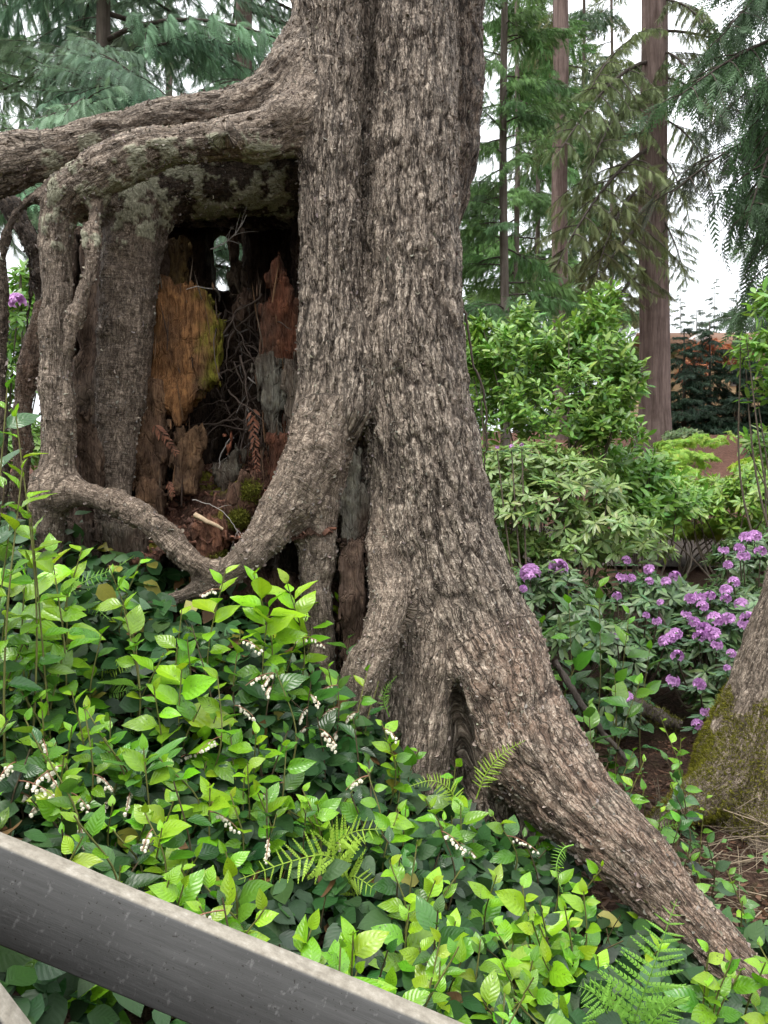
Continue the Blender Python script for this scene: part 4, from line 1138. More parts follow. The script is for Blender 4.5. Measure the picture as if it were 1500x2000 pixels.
# px, py, height, leaves, age, leaf length, racemes
HERO = [
 (15, 745, 1.0, 5, .35, .085, 0), (30, 800, .95, 9, .72, .085, 0), (45, 900, .85, 7, .7, .08, 0), (10, 940, .8, 8, .25, .085, 0), (60, 1000, .72, 9, .7, .085, 0), (20, 1020, .7, 8, .35, .085, 0),
 (100, 1075, .55, 14, .85, .1, 0), (160, 1070, .52, 13, .85, .095, 0), (50, 1090, .55, 12, .8, .095, 0), (215, 1110, .46, 6, .72, .085, 0), (275, 1090, .46, 6, .7, .075, 0), (20, 1130, .5, 10, .6, .09, 0), (130, 1160, .45, 10, .65, .09, 0),
 (240, 1180, .42, 8, .6, .1, 0), (200, 1230, .38, 9, .55, .09, 0), (60, 1220, .42, 10, .5, .09, 0), (120, 1290, .36, 9, .35, .085, 0), (265, 1260, .35, 6, .3, .09, 0), (30, 1330, .32, 9, .5, .08, 0),
 (440, 1115, .52, 13, .82, .1, 1), (495, 1120, .52, 14, .85, .105, 0), (560, 1135, .5, 13, .8, .1, 1), (620, 1125, .5, 10, .8, .09, 0), (660, 1170, .46, 9, .85, .1, 1), (525, 1180, .45, 12, .75, .1, 0), (600, 1200, .42, 11, .65, .095, 2), (355, 1190, .42, 7, .75, .075, 0), (365, 1240, .38, 7, .5, .07, 0), (680, 1240, .4, 8, .2, .09, 2), (470, 1230, .4, 10, .5, .09, 1),
 (320, 1275, .4, 7, .75, .095, 0), (355, 1300, .4, 9, .88, .12, 0), (300, 1340, .36, 9, .75, .1, 0), (425, 1320, .36, 10, .7, .095, 1), (395, 1370, .33, 10, .55, .1, 0), (540, 1300, .36, 9, .15, .095, 3), (610, 1310, .36, 9, .12, .095, 3), (660, 1320, .35, 8, .15, .09, 3), (720, 1300, .38, 6, .55, .07, 1), (740, 1330, .34, 6, .5, .065, 0),
 (80, 1360, .32, 9, .78, .075, 0), (140, 1350, .34, 10, .85, .07, 0), (165, 1380, .32, 9, .82, .075, 0), (20, 1400, .3, 8, .75, .08, 0), (80, 1430, .29, 9, .6, .08, 2), (110, 1450, .28, 9, .55, .08, 2), (30, 1480, .26, 6, .35, .075, 3), (215, 1400, .3, 8, .7, .085, 0), (130, 1490, .25, 9, .5, .075, 2),
 (280, 1460, .32, 10, .62, .1, 0), (310, 1480, .3, 8, .6, .1, 0), (500, 1430, .32, 9, .88, .105, 0), (560, 1450, .3, 8, .7, .1, 1), (620, 1400, .3, 9, .15, .095, 2), (690, 1400, .32, 9, .3, .09, 0), (745, 1410, .32, 9, .8, .1, 1), (760, 1450, .3, 9, .85, .1, 0), (720, 1480, .28, 8, .3, .085, 0),
 (410, 1530, .3, 10, .82, .105, 1), (340, 1560, .28, 9, .85, .105, 0), (450, 1550, .28, 8, .8, .095, 0), (280, 1580, .26, 8, .78, .095, 1), (500, 1540, .26, 7, .7, .085, 0), (590, 1540, .28, 9, .8, .095, 0), (620, 1570, .26, 9, .65, .1, 0), (540, 1590, .25, 8, .6, .09, 1), (220, 1570, .24, 7, .7, .06, 0), (140, 1580, .22, 7, .55, .06, 1), (60, 1560, .22, 6, .4, .06, 1), (220, 1620, .22, 7, .6, .06, 0), (300, 1640, .22, 9, .25, .07, 1),
 (925, 1430, .4, 9, .85, .105, 0), (960, 1480, .36, 10, .7, .1, 0), (890, 1490, .34, 8, .72, .1, 0), (1000, 1530, .32, 9, .78, .1, 0), (1040, 1560, .3, 8, .72, .095, 0), (830, 1560, .32, 9, .75, .095, 0), (780, 1580, .3, 9, .7, .09, 0), (900, 1570, .3, 9, .65, .095, 0), (960, 1590, .28, 9, .6, .095, 1), (870, 1630, .27, 8, .25, .095, 0), (740, 1620, .27, 7, .3, .09, 0), (1020, 1630, .26, 8, .3, .09, 0),
 (235, 1690, .22, 6, .85, .07, 0), (330, 1720, .26, 8, .8, .105, 0), (350, 1690, .26, 7, .8, .09, 0), (440, 1660, .3, 9, .72, .11, 0), (400, 1730, .25, 8, .75, .085, 0), (390, 1770, .24, 8, .85, .08, 0), (520, 1770, .27, 8, .75, .1, 0), (610, 1810, .25, 9, .8, .1, 0), (480, 1820, .24, 8, .7, .09, 0), (690, 1820, .26, 9, .8, .105, 0), (580, 1870, .22, 8, .75, .1, 0), (700, 1890, .24, 9, .75, .1, 0), (650, 1900, .22, 8, .7, .09, 0),
 (760, 1680, .3, 9, .85, .1, 0), (850, 1720, .3, 9, .82, .1, 0), (800, 1770, .28, 9, .8, .1, 0), (905, 1690, .28, 6, .85, .06, 0), (970, 1710, .3, 9, .85, .105, 0), (1020, 1730, .3, 10, .9, .115, 0), (1040, 1800, .26, 9, .88, .12, 0), (960, 1800, .26, 9, .8, .105, 0), (890, 1800, .26, 9, .75, .105, 0), (820, 1850, .24, 9, .8, .105, 0), (900, 1880, .23, 9, .75, .105, 0), (980, 1880, .22, 9, .8, .105, 0), (760, 1920, .22, 9, .75, .1, 0), (860, 1940, .22, 9, .8, .105, 0), (940, 1950, .22, 9, .78, .1, 0), (1030, 1930, .2, 8, .75, .1, 0), (1060, 1870, .23, 9, .85, .11, 0),
 (1090, 1690, .28, 7, .8, .08, 0), (1140, 1740, .27, 9, .82, .095, 0), (1180, 1690, .25, 8, .88, .085, 0), (1240, 1720, .24, 9, .9, .085, 0), (1110, 1800, .25, 9, .85, .1, 0), (1120, 1880, .22, 9, .8, .1, 0), (1100, 1960, .2, 8, .7, .1, 0), (1290, 1850, .2, 7, .8, .08, 0), (1385, 1850, .34, 8, .8, .1, 0), (1430, 1870, .34, 8, .75, .1, 0), (1495, 1880, .34, 8, .7, .1, 0), (1450, 1890, .3, 9, .75, .1, 0), (1480, 1840, .3, 8, .7, .09, 0), (1400, 1930, .22, 9, .75, .1, 0), (1470, 1960, .22, 9, .7, .1, 0),
 (1200, 1400, .5, 6, .72, .12, 0), (1290, 1400, .55, 9, .75, .1, 0), (1260, 1480, .5, 8, .72, .1, 0), (1330, 1440, .5, 7, .75, .095, 0), (1160, 1420, .45, 9, .25, .11, 0), (1220, 1540, .38, 9, .3, .105, 0), (1290, 1580, .35, 8, .6, .095, 0), (1330, 1600, .35, 9, .4, .1, 0), (1380, 1550, .35, 6, .6, .08, 0), (1420, 1700, .3, 8, .65, .08, 0), (1380, 1640, .3, 7, .3, .085, 0), (1300, 1680, .28, 7, .4, .08, 0), (1450, 1760, .25, 6, .5, .07, 0), (1190, 1480, .4, 8, .2, .1, 0), (1130, 1470, .42, 9, .35, .1, 0), (1170, 1530, .4, 9, .3, .1, 0), (1240, 1460, .45, 9, .45, .095, 0), (1210, 1590, .36, 9, .4, .09, 0), (1260, 1540, .4, 9, .5, .095, 0), (1260, 1640, .32, 9, .35, .09, 0), (1310, 1530, .4, 9, .3, .095, 0), (1340, 1660, .3, 8, .5, .085, 0), (1300, 1480, .45, 8, .35, .1, 0), (1140, 1400, .5, 8, .4, .1, 0), (1090, 1350, .5, 9, .4, .1, 0), (1350, 1720, .28, 8, .45, .085, 0),
 (40, 1890, .3, 9, .7, .11, 0), (90, 1920, .28, 9, .75, .11, 0), (150, 1930, .26, 9, .75, .11, 0), (120, 1980, .22, 8, .7, .1, 0), (200, 1980, .2, 8, .4, .1, 1), (20, 1960, .22, 9, .6, .1, 0),
]
for k, (px, py, h_, nl, age, L, fl) in enumerate(HERO):
    tp = solve_top(px, py, h_)
    bs = A([tp[0] + rng.normal(0, .03), tp[1] + rng.normal(0, .03) + .02, 0]); bs[2] = float(zg(bs[0], bs[1]))
    if h_ > .6: nl = int(nl * 1.5)
    salal(bs, tp, int(nl * 1.15), min(1, age + (.14 if py < 1330 else 0)), 1000 + k, L * (1.08 if h_ > .6 else 1.15 if py < 1330 else .84 if py < 1640 else .84), fl, spread=1.0)

# more shoots scattered between them
rf_ = np.random.default_rng(77)
cnt_ = 0
while cnt_ < 80:
    px, py = rf_.uniform(-20, 1180), rf_.uniform(1180, 1960)
    if py > 1590 + .43 * px or (px > 680 and py < 1420) or (px > 860 and py < 1500 + .7 * (px - 860)) or py > 1640 + .6 * px: continue
    if 440 < px < 780 and 1590 < py < 1800: continue
    h_ = rf_.uniform(.2, .36) + (.1 if py < 1330 else 0)
    tp = solve_top(px, py, h_)
    bs = A([tp[0] + rf_.normal(0, .03), tp[1] + .02, 0]); bs[2] = float(zg(bs[0], bs[1]))
    salal(bs, tp, int(rf_.integers(7, 12)), float(rf_.choice([.2, .35, .5, .6, .7, .8])), 5000 + cnt_, rf_.uniform(.06, .085), int(rf_.uniform() < .15))
    cnt_ += 1

# shaded leaf layer of the salal thicket under the shoots: nobody could count it
n = 14000
bx = rng.uniform(-2.7, 1.5, n * 3); by = rng.uniform(1.12, 2.95, n * 3)
pxq = 750 + bx / by * F
ok = (by < 2.75) | (bx < -.05)
ok &= ~((bx > .62) & (by > 2.35 - .1 * bx))
clump = perlin(np.stack([bx * 3, by * 3, bx * 0], 1), 40)
ok &= clump + rng.normal(0, .2, len(bx)) > -.28
bx, by = bx[ok][:n], by[ok][:n]; n = len(bx)
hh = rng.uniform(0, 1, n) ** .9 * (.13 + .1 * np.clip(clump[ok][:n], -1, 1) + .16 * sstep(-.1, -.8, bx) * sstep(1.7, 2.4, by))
pos = np.stack([bx, by, zg(bx, by) + .02 + hh], 1)
dv = rng.normal(0, 1, (n, 3)) * A([1, 1, .45]) + A([0, -.25, -.1])
up = A([0, -.55, 1]) + rng.normal(0, .35, (n, 3))
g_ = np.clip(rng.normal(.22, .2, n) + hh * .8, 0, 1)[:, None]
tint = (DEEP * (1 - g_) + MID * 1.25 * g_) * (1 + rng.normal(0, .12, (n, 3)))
tint[rng.uniform(size=n) < .03] = A([.16, .085, .035])
tint[rng.uniform(size=n) < .02] = A([.26, .24, .04])
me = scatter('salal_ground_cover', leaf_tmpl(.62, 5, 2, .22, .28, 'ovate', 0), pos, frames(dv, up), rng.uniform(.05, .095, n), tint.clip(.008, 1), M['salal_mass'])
tag(link('salal_ground_cover', me), 'dark shaded salal leaves carpeting the bank under the brighter shoots', 'salal', kind='stuff')
# stalks of that thicket
m = MB()
for k in range(300):
    x_, y_ = rng.uniform(-2, 1.3), rng.uniform(1.25, 2.8)
    if x_ > .55 and y_ > 2.3: continue
    b_ = A([x_, y_, float(zg(x_, y_)) - .02]); t_ = b_ + A([rng.normal(0, .06), rng.normal(0, .06), rng.uniform(.08, .2)])
    m.add(*tube(catmull([b_, (b_ + t_) / 2 + rng.normal(0, .015, 3), t_], .05), .0016, 4), A([.11, .085, .04]) * rng.uniform(.6, 1.4))
tag(link('salal_stalks', m.mesh('salal_stalks', M['stem'])), 'thin brown stalks standing in the shaded salal bank', 'salal', kind='stuff')

# ------------------------------------------------------------------ ferns
def pinna_tmpl(n=9):
    V = []; Fq = []; UV = []
    for k in range(n):
        t0, t1 = k / n, (k + .82) / n
        w = .08 * math.sin(math.pi * min(1, (t0 * .86 + .12))) ** .7 * (1.1 - t0 * .75) + .008
        for sg in (-1, 1):
            b = len(V); dz = -.10 * t0 ** 2
            V += [[0, t0, dz], [0, t1, dz], [sg * w * .95, t1 + .035, dz - .012], [sg * w * .75, t0 + .03, dz - .012]]
            UV += [[.5, t0], [.5, t1], [.5 + sg * .45, t1], [.5 + sg * .45, t0]]
            Fq.append([b, b + 1, b + 2, b + 3][::sg])
    return A(V), A(Fq), A(UV)
PIN = pinna_tmpl()
PINM = mk_mesh('pinna', PIN[0], PIN[1], uv=PIN[2], mats=[M['fern']])
def frond(root, base, rows, width, n, col, parts=True, seed=0, face=(0, -1, .5), tri=1.0):
    rg = np.random.default_rng(seed)
    q = catmull([P(*r) for r in rows], .01)
    arc = np.concatenate([[0], np.cumsum(np.linalg.norm(np.diff(q, axis=0), axis=1))]); LL = arc[-1]
    tan = nrm(np.gradient(q, axis=0))
    f = link('frond', MB().add(*tube(q - base, np.linspace(.0024, .0007, len(q)), 5), A(col) * .8).mesh('frond', M['stem']), root)
    pos, dv, up, sc, tn = [], [], [], [], []
    for k in range(n):
        t = .14 + .85 * (k + .5) / n
        p = np.array([np.interp(t * LL, arc, q[:, m]) for m in range(3)]); tg = nrm(np.array([np.interp(t * LL, arc, tan[:, m]) for m in range(3)]))
        s = np.cross(tg, nrm(A(face)))
        ln = width * ((1 - t) ** .85 * 1.05 + .03) * min(1, .55 + (t - .14) * 2.4) ** tri
        for sg in (-1, 1):
            d_ = nrm(s * sg + tg * .42 + rg.normal(0, .09, 3) - nrm(A(face)) * rg.uniform(.0, .3))
            pos.append(p - base); dv.append(d_); up.append(A(face) + rg.normal(0, .12, 3)); sc.append(ln * rg.uniform(.92, 1.05)); tn.append(A(col) * rg.uniform(.85, 1.15))
    R_ = frames(A(dv), A(up))
    if parts:
        for k in range(len(pos)):
            o = link('pinna', PINM, f); o.matrix_local = mat4(pos[k], R_[k], sc[k]); o.color = (*np.clip(tn[k], 0, 1), 1)
    else:
        o = link('pinnae', scatter('pinnae', PIN, A(pos), R_, A(sc), A(tn), M['fern_mass']), f); o['kind'] = 'stuff'
def fern(label, fronds, parts=True, group='ferns in the bank'):
    bp = P(*fronds[0][0][0]); bp = A([bp[0], bp[1], float(zg(bp[0], bp[1]))])
    o = thing('fern', label, 'fern', bp, group)
    for k, fr in enumerate(fronds):
        rows = [tuple(r) for r in fr[0]]
        frond(o, bp, rows, *fr[1:], parts=parts, seed=int(rows[0][0] + k * 7))
FG, FL = (.25, .5, .075), (.42, .62, .075)
fern('large upright green fern at the lower right corner', [
    ([(1215, 2080, 1.62), (1240, 1990, 1.58), (1272, 1900, 1.55), (1300, 1820, 1.54), (1322, 1756, 1.54)], .15, 18, FG, ),
    ([(1215, 2080, 1.62), (1190, 1990, 1.56), (1165, 1945, 1.5), (1130, 1925, 1.44)], .1, 14, FG),
    ([(1215, 2080, 1.62), (1262, 2010, 1.58), (1310, 1960, 1.54), (1345, 1945, 1.5)], .1, 14, FG)])
fern('yellow-green arching fern in mid bank behind the railing', [
    ([(705, 1800, 1.85), (680, 1720, 1.82), (640, 1672, 1.76), (570, 1682, 1.68), (466, 1718, 1.6)], .115, 18, FL),
    ([(705, 1800, 1.85), (672, 1700, 1.85), (650, 1655, 1.82), (690, 1625, 1.76), (756, 1618, 1.7)], .11, 18, FL),
    ([(705, 1800, 1.85), (670, 1740, 1.85), (690, 1712, 1.8), (740, 1742, 1.74)], .1, 15, FL)])
fern('small fern frond against the great tree beside the forked foot', [
    ([(930, 1560, 2.3), (950, 1510, 2.28), (985, 1470, 2.25), (1026, 1446, 2.22)], .055, 18, FL)])
fern('small pale arching fern below the tree\'s front root', [
    ([(900, 1590, 2.25), (880, 1545, 2.22), (845, 1525, 2.18), (798, 1536, 2.14)], .055, 18, FL)])
fern('feathery dark fern at the left under the looping root', [
    ([(110, 1260, 2.35), (110, 1190, 2.3), (160, 1140, 2.26), (225, 1110, 2.2), (262, 1085, 2.18)], .06, 20, FG),
    ([(110, 1260, 2.35), (90, 1180, 2.3), (60, 1140, 2.2), (10, 1120, 2.15)], .08, 20, FG),
    ([(110, 1260, 2.35), (130, 1200, 2.3), (170, 1180, 2.2), (215, 1210, 2.1)], .07, 18, FG)], parts=False)
fern('lime-green drooping fern left of the flowering salal', [
    ([(180, 1400, 2.2), (195, 1330, 2.15), (235, 1302, 2.1), (270, 1296, 2.05)], .06, 20, FL),
    ([(180, 1400, 2.2), (170, 1330, 2.15), (130, 1305, 2.1), (85, 1318, 2.0)], .06, 20, FG),
    ([(180, 1400, 2.2), (200, 1360, 2.15), (240, 1350, 2.05), (280, 1340, 2.0)], .05, 18, FG)], parts=False)
fern('small fern in the bank beside the shiny strap leaves', [
    ([(190, 1520, 2.0), (205, 1470, 1.98), (235, 1440, 1.95), (278, 1424, 1.9)], .05, 18, FG),
    ([(190, 1520, 2.0), (215, 1480, 1.96), (260, 1455, 1.9)], .045, 16, FG)], parts=False)
fern('small fern beyond the great root on the right', [
    ([(1250, 1680, 2.65), (1280, 1630, 2.6), (1310, 1612, 2.55), (1345, 1612, 2.5)], .05, 18, FG),
    ([(1250, 1680, 2.65), (1262, 1620, 2.6), (1300, 1598, 2.55)], .045, 16, FG)], parts=False)
fern('thin fern frond hanging over the root near the bottom', [
    ([(1120, 1650, 2.1), (1098, 1660, 2.08), (1086, 1700, 2.05), (1100, 1745, 2.02)], .03, 16, FG)], parts=False)
fern('tiny fern between the forked roots of the great tree', [
    ([(760, 1400, 2.38), (750, 1370, 2.36), (755, 1345, 2.33), (775, 1320, 2.3)], .03, 14, FG)], parts=False)
# glossy strap-leaved seedling
sp = solve_top(275, 1480, .26); spb = A([sp[0], sp[1], float(zg(sp[0], sp[1]))])
o = thing('rhododendron_seedling', 'glossy rosette of strap leaves in the bank above the railing', 'seedling', spb)
STRAP = mk_mesh('leaf', *leaf_tmpl(.24, 7, 4, .3, .3, 'rev', .05)[:2], uv=leaf_tmpl(.24, 7, 4, .3, .3, 'rev', .05)[2], mats=[M['salal_leaf']])
link('stem', MB().add(*tube(np.linspace(spb * 0, A([0, 0, .2]), 6), .003, 5), A([.12, .13, .05])).mesh('stem', M['stem']), o)
for k in range(9):
    a = k * 2.4; lf = link('leaf', STRAP, o)
    lf.matrix_local = mat4(A([0, 0, .19 + .004 * k]), frames(A([[math.cos(a), math.sin(a) - .1, .35 + .07 * k]]), A([[0, -.3, 1.0]]))[0], .13)
    lf.color = (.11, .27, .05, 1)
# ------------------------------------------------------------------ shrubs behind
def shrub(name, label, cat, base, blobs, tmpl, nwhorl, per, L, tints, mat, matp, nparts=60, whorl=True, droop=.2, seed=0, group=None, face=.25, stems=14, shell=.55, el0=.35):
    """blobs: (centre, radii) volumes the crown fills. Leaves stand in whorls at twig tips."""
    rg = np.random.default_rng(seed)
    wts = A([b[1][0] * b[1][2] for b in blobs]); wts = wts / wts.sum()
    k = rg.choice(len(blobs), nwhorl, p=wts)
    u = nrm(rg.normal(size=(nwhorl, 3))); rad = rg.uniform(shell, 1, nwhorl) ** .6
    u[:, 2] = np.where(rg.uniform(size=nwhorl) < .75, np.abs(u[:, 2]), u[:, 2])
    cen = A([b[0] for b in blobs])[k]; rr_ = A([b[1] for b in blobs])[k]
    tip = cen + u * rr_ * rad[:, None]
    tip += .3 * rr_.mean(1, keepdims=True) * np.stack([perlin(tip * 3 + q, 50 + q) for q in range(3)], 1)
    ax_ = nrm(u + A([0, 0, .7]) + rg.normal(0, .25, (nwhorl, 3)))
    tip = tip[tip[:, 2] > zg(tip[:, 0], tip[:, 1]) + .05]; nwhorl = len(tip); ax_ = ax_[:nwhorl]
    pos = np.repeat(tip, per, 0); axr = np.repeat(ax_, per, 0); n_ = len(pos)
    az = np.tile(np.arange(per) * 2.4, nwhorl) + np.repeat(rg.uniform(0, 6.28, nwhorl), per) + rg.normal(0, .25, n_)
    e1 = nrm(np.cross(axr, A([.3, .2, 1]))); e2 = np.cross(axr, e1)
    radial = e1 * np.cos(az)[:, None] + e2 * np.sin(az)[:, None]
    el = el0 + rg.normal(0, .25, n_)
    dv = radial * np.cos(el)[:, None] + axr * np.sin(el)[:, None] - A([0, 0, droop])
    if not whorl: pos = pos - axr * (np.tile(np.arange(per) / per, nwhorl) * L * 1.8)[:, None]
    pos = pos + radial * .006
    up = axr + A([0, 0, .4]) + A([0, -face, 0]) + rg.normal(0, .15, (n_, 3))
    R_ = frames(dv, up); s = L * rg.uniform(.7, 1.15, n_)
    tn = A(tints); kk = rg.uniform(0, 1, (n_, 1)) * .6 + np.repeat(rg.uniform(0, 1, (nwhorl, 1)), per, 0) * .4
    tint = (tn[0] * (1 - kk) + tn[1] * kk) * (1 + rg.normal(0, .08, (n_, 3)))
    o = thing(name, label, cat, base, group)
    order = np.argsort(pos[:, 1] + rg.uniform(0, .35, n_))
    px = 750 + pos[:, 0] / pos[:, 1] * F; py = 1000 - (pos[:, 2] - CAMZ) / pos[:, 1] * F
    inf = (px > 0) & (px < 1500) & (py > 0) & (py < 2000)
    near = [i_ for i_ in order if inf[i_]][:nparts]
    rest = np.ones(n_, bool); rest[near] = False
    if nparts:
        lm = mk_mesh('leaf', tmpl[0], tmpl[1], uv=tmpl[2], mats=[matp])
        for i_ in near:
            lf = link('leaf', lm, o); lf.matrix_local = mat4(pos[i_] - base, R_[i_], s[i_]); lf.color = (*np.clip(tint[i_], 0, 1), 1)
    tag(link('leaves', scatter('leaves', tmpl, pos[rest] - base, R_[rest], s[rest], tint[rest].clip(0, 1), mat), o), kind='stuff')
    for q in range(stems):
        t = tip[rg.integers(nwhorl)]; m_ = (t + base) / 2 + rg.normal(0, .12, 3) * A([1, 1, .3])
        c_ = catmull([base + rg.normal(0, .04, 3) * A([1, 1, 0]) - A([0, 0, .05]), m_, t], .08)
        link('stem', MB().add(*tube(c_ - base, np.linspace(.014, .004, len(c_)), 5), A([.14, .11, .08])).mesh('stem', M['stem']), o)
    return o, tip, ax_
def PB(px, py, d, rx, rz, ry):
    return (P(px, py, d), (rx * d / F, ry, rz * d / F))
def on_ground(px, d):
    x = (px - 750) / F * d
    return A([x, d, float(zg(x, d))])

LAUREL = leaf_tmpl(.34, 4, 2, .25, .25, 'oblong', 0)
RHODO = leaf_tmpl(.27, 3, 2, .2, .3, 'oblong', 0)
SMALL = leaf_tmpl(.5, 2, 2, .2, .2, 'ovate', 0)
shrub('laurel', 'tall bright glossy laurel bush behind the trunk on the right', 'laurel', on_ground(1090, 6.4),
      [PB(1090, 820, 6.4, 150, 130, .6), PB(1000, 720, 6.5, 85, 90, .45), PB(1165, 720, 6.4, 75, 110, .45), PB(1175, 620, 6.4, 35, 70, .25), PB(1020, 640, 6.5, 30, 65, .25), PB(1095, 690, 6.4, 60, 60, .4), PB(935, 720, 6.6, 40, 120, .3), PB(1220, 760, 6.3, 45, 60, .3), PB(1180, 860, 6.2, 80, 80, .4)],
      LAUREL, 1250, 8, .092, ((.07, .2, .03), (.33, .5, .1)), M['shrub_leaf'], M['shrub_leaf_part'], 220, False, .1, 1, stems=22, el0=.7)
shrub('laurel', 'deep green laurel bush below the redwood on the right', 'laurel', on_ground(1250, 6.8),
      [PB(1230, 930, 6.8, 80, 60, .5), PB(1300, 975, 7.0, 80, 45, .5), PB(1240, 1010, 6.6, 70, 60, .4)],
      LAUREL, 330, 8, .115, ((.08, .23, .035), (.28, .48, .085)), M['shrub_leaf'], M['shrub_leaf_part'], 60, False, .1, 2, stems=12, el0=.6)
shrub('rhododendron', 'grey-green leafy rhododendron without open flowers beside the trunk', 'rhododendron', on_ground(1050, 5.6),
      [PB(1000, 1080, 5.5, 90, 45, .35), PB(1120, 1085, 5.4, 100, 45, .35), PB(1230, 1085, 5.6, 80, 40, .35), PB(1010, 920, 5.9, 105, 60, .5), PB(1120, 960, 5.7, 100, 80, .5), PB(1040, 1010, 5.5, 100, 70, .4), PB(1180, 1040, 5.4, 90, 60, .4), PB(985, 1000, 5.6, 60, 90, .4)],
      RHODO, 760, 9, .1, ((.11, .21, .05), (.3, .4, .12)), M['shrub_leaf'], M['shrub_leaf_part'], 120, True, .25, 3, stems=14)
shrub('rhododendron', 'bright green rhododendron on the right above the purple blossoms', 'rhododendron', on_ground(1400, 7.6),
      [PB(1340, 1010, 7.8, 80, 50, .5), PB(1440, 990, 7.6, 90, 60, .5), PB(1500, 960, 7.4, 70, 80, .5), PB(1380, 960, 8.0, 80, 30, .4)],
      RHODO, 420, 9, .11, ((.12, .28, .04), (.38, .54, .09)), M['shrub_leaf'], M['shrub_leaf_part'], 60, True, .2, 4, stems=10)
shrub('broadleaf_branch', 'bright leafy branches reaching in from the right edge by the hedge', 'shrub', on_ground(1560, 6.0),
      [PB(1475, 690, 6.0, 38, 55, .3), PB(1500, 590, 6.0, 30, 50, .3), PB(1510, 760, 6.0, 35, 50, .3), PB(1490, 870, 6.4, 40, 40, .3)],
      LAUREL, 85, 8, .11, ((.12, .28, .04), (.26, .43, .08)), M['shrub_leaf'], M['shrub_leaf_part'], 60, False, .1, 5, stems=8, el0=.5)
shrub('laurel', 'glossy laurel bush mostly hidden behind the great trunk', 'laurel', on_ground(860, 7.0), [PB(850, 820, 7.0, 110, 130, .6), PB(800, 720, 7.2, 90, 90, .5), PB(880, 940, 6.6, 90, 80, .4)],
      LAUREL, 330, 8, .12, ((.09, .25, .03), (.36, .58, .09)), M['shrub_leaf'], M['shrub_leaf_part'], 0, False, .1, 6, stems=8, el0=.6)
shrub('rhododendron', 'leafy rhododendron mostly hidden behind the foot of the great trunk', 'rhododendron', on_ground(880, 5.2), [PB(880, 1080, 5.3, 90, 80, .4), PB(830, 1180, 5.0, 100, 80, .4), PB(930, 1220, 4.8, 80, 70, .3)],
      RHODO, 260, 9, .11, ((.06, .13, .045), (.22, .32, .12)), M['shrub_leaf'], M['shrub_leaf_part'], 0, True, .25, 7, stems=8)
STAR = []
for q in range(5):
    a = (q - 2) * .55
    STAR.append([math.sin(a), math.cos(a)])
v_ = [[0, 0, 0]]; f_ = []
for q, (sx, cy) in enumerate(STAR):
    b_ = len(v_); ll = [.55, .8, 1, .8, .55][q]
    v_ += [[sx * ll * .5 - cy * .1, cy * ll * .5 + sx * .1, .02], [sx * ll, cy * ll, -.08], [sx * ll * .5 + cy * .1, cy * ll * .5 - sx * .1, .02]]
    f_.append([0, b_ + 2, b_ + 1, b_])
MAPLE = (A(v_, ), A(f_), A([[.5, .5]] * len(v_)))
def flat_maple(label, px, py, d, plates, seed, tints):
    bs_ = on_ground(px, d)
    return shrub('maple', label, 'maple', bs_, [PB(a, b, dd, rx, rz, ry) for a, b, dd, rx, rz, ry in plates], MAPLE, 850, 6, .075, tints, M['matte_leaf'], M['shrub_leaf_part'], 0, True, .35, seed, stems=9, shell=.2, el0=.1, face=.1)
flat_maple('lime-green lacy maple spreading in tiers before the mulch slope', 1340, 930, 10.5, [(1300, 905, 10.5, 60, 26, .8), (1385, 862, 10.8, 60, 9, .8), (1290, 940, 10.0, 70, 26, .7), (1350, 900, 10.2, 60, 14, .7), (1430, 965, 9.8, 60, 22, .6), (1320, 872, 10.9, 40, 14, .6), (1310, 965, 9.8, 70, 22, .6)], 11, ((.15, .32, .04), (.42, .6, .12)))
flat_maple('yellow-green maple at the right edge beside the mulch slope', 1500, 930, 9.4, [(1490, 910, 9.4, 45, 16, .6), (1500, 950, 9.2, 50, 14, .6), (1480, 985, 9.2, 50, 12, .5)], 12, ((.25, .4, .05), (.45, .58, .08)))
flat_maple('low yellow-green bush beside the gravel path', 1330, 1040, 8.2, [(1310, 1030, 8.2, 55, 22, .5), (1390, 1035, 8.2, 60, 20, .5), (1450, 1040, 8.0, 50, 20, .4)], 13, ((.2, .34, .05), (.38, .5, .09)))
shrub('low_bush', 'small rounded grey-green bush at the foot of the large redwood', 'bush', on_ground(1330, 14), [PB(1335, 852, 14, 36, 12, .5)], SMALL, 160, 8, .09, ((.1, .16, .07), (.26, .34, .18)), M['matte_leaf'], M['shrub_leaf_part'], 0, True, .1, 14, stems=3)
shrub('low_bush', 'low dark bush on the mulch at the right edge', 'bush', on_ground(1490, 15), [PB(1490, 862, 15, 30, 14, .5)], SMALL, 140, 8, .09, ((.05, .09, .05), (.12, .17, .09)), M['matte_leaf'], M['shrub_leaf_part'], 0, True, .1, 15, stems=3)

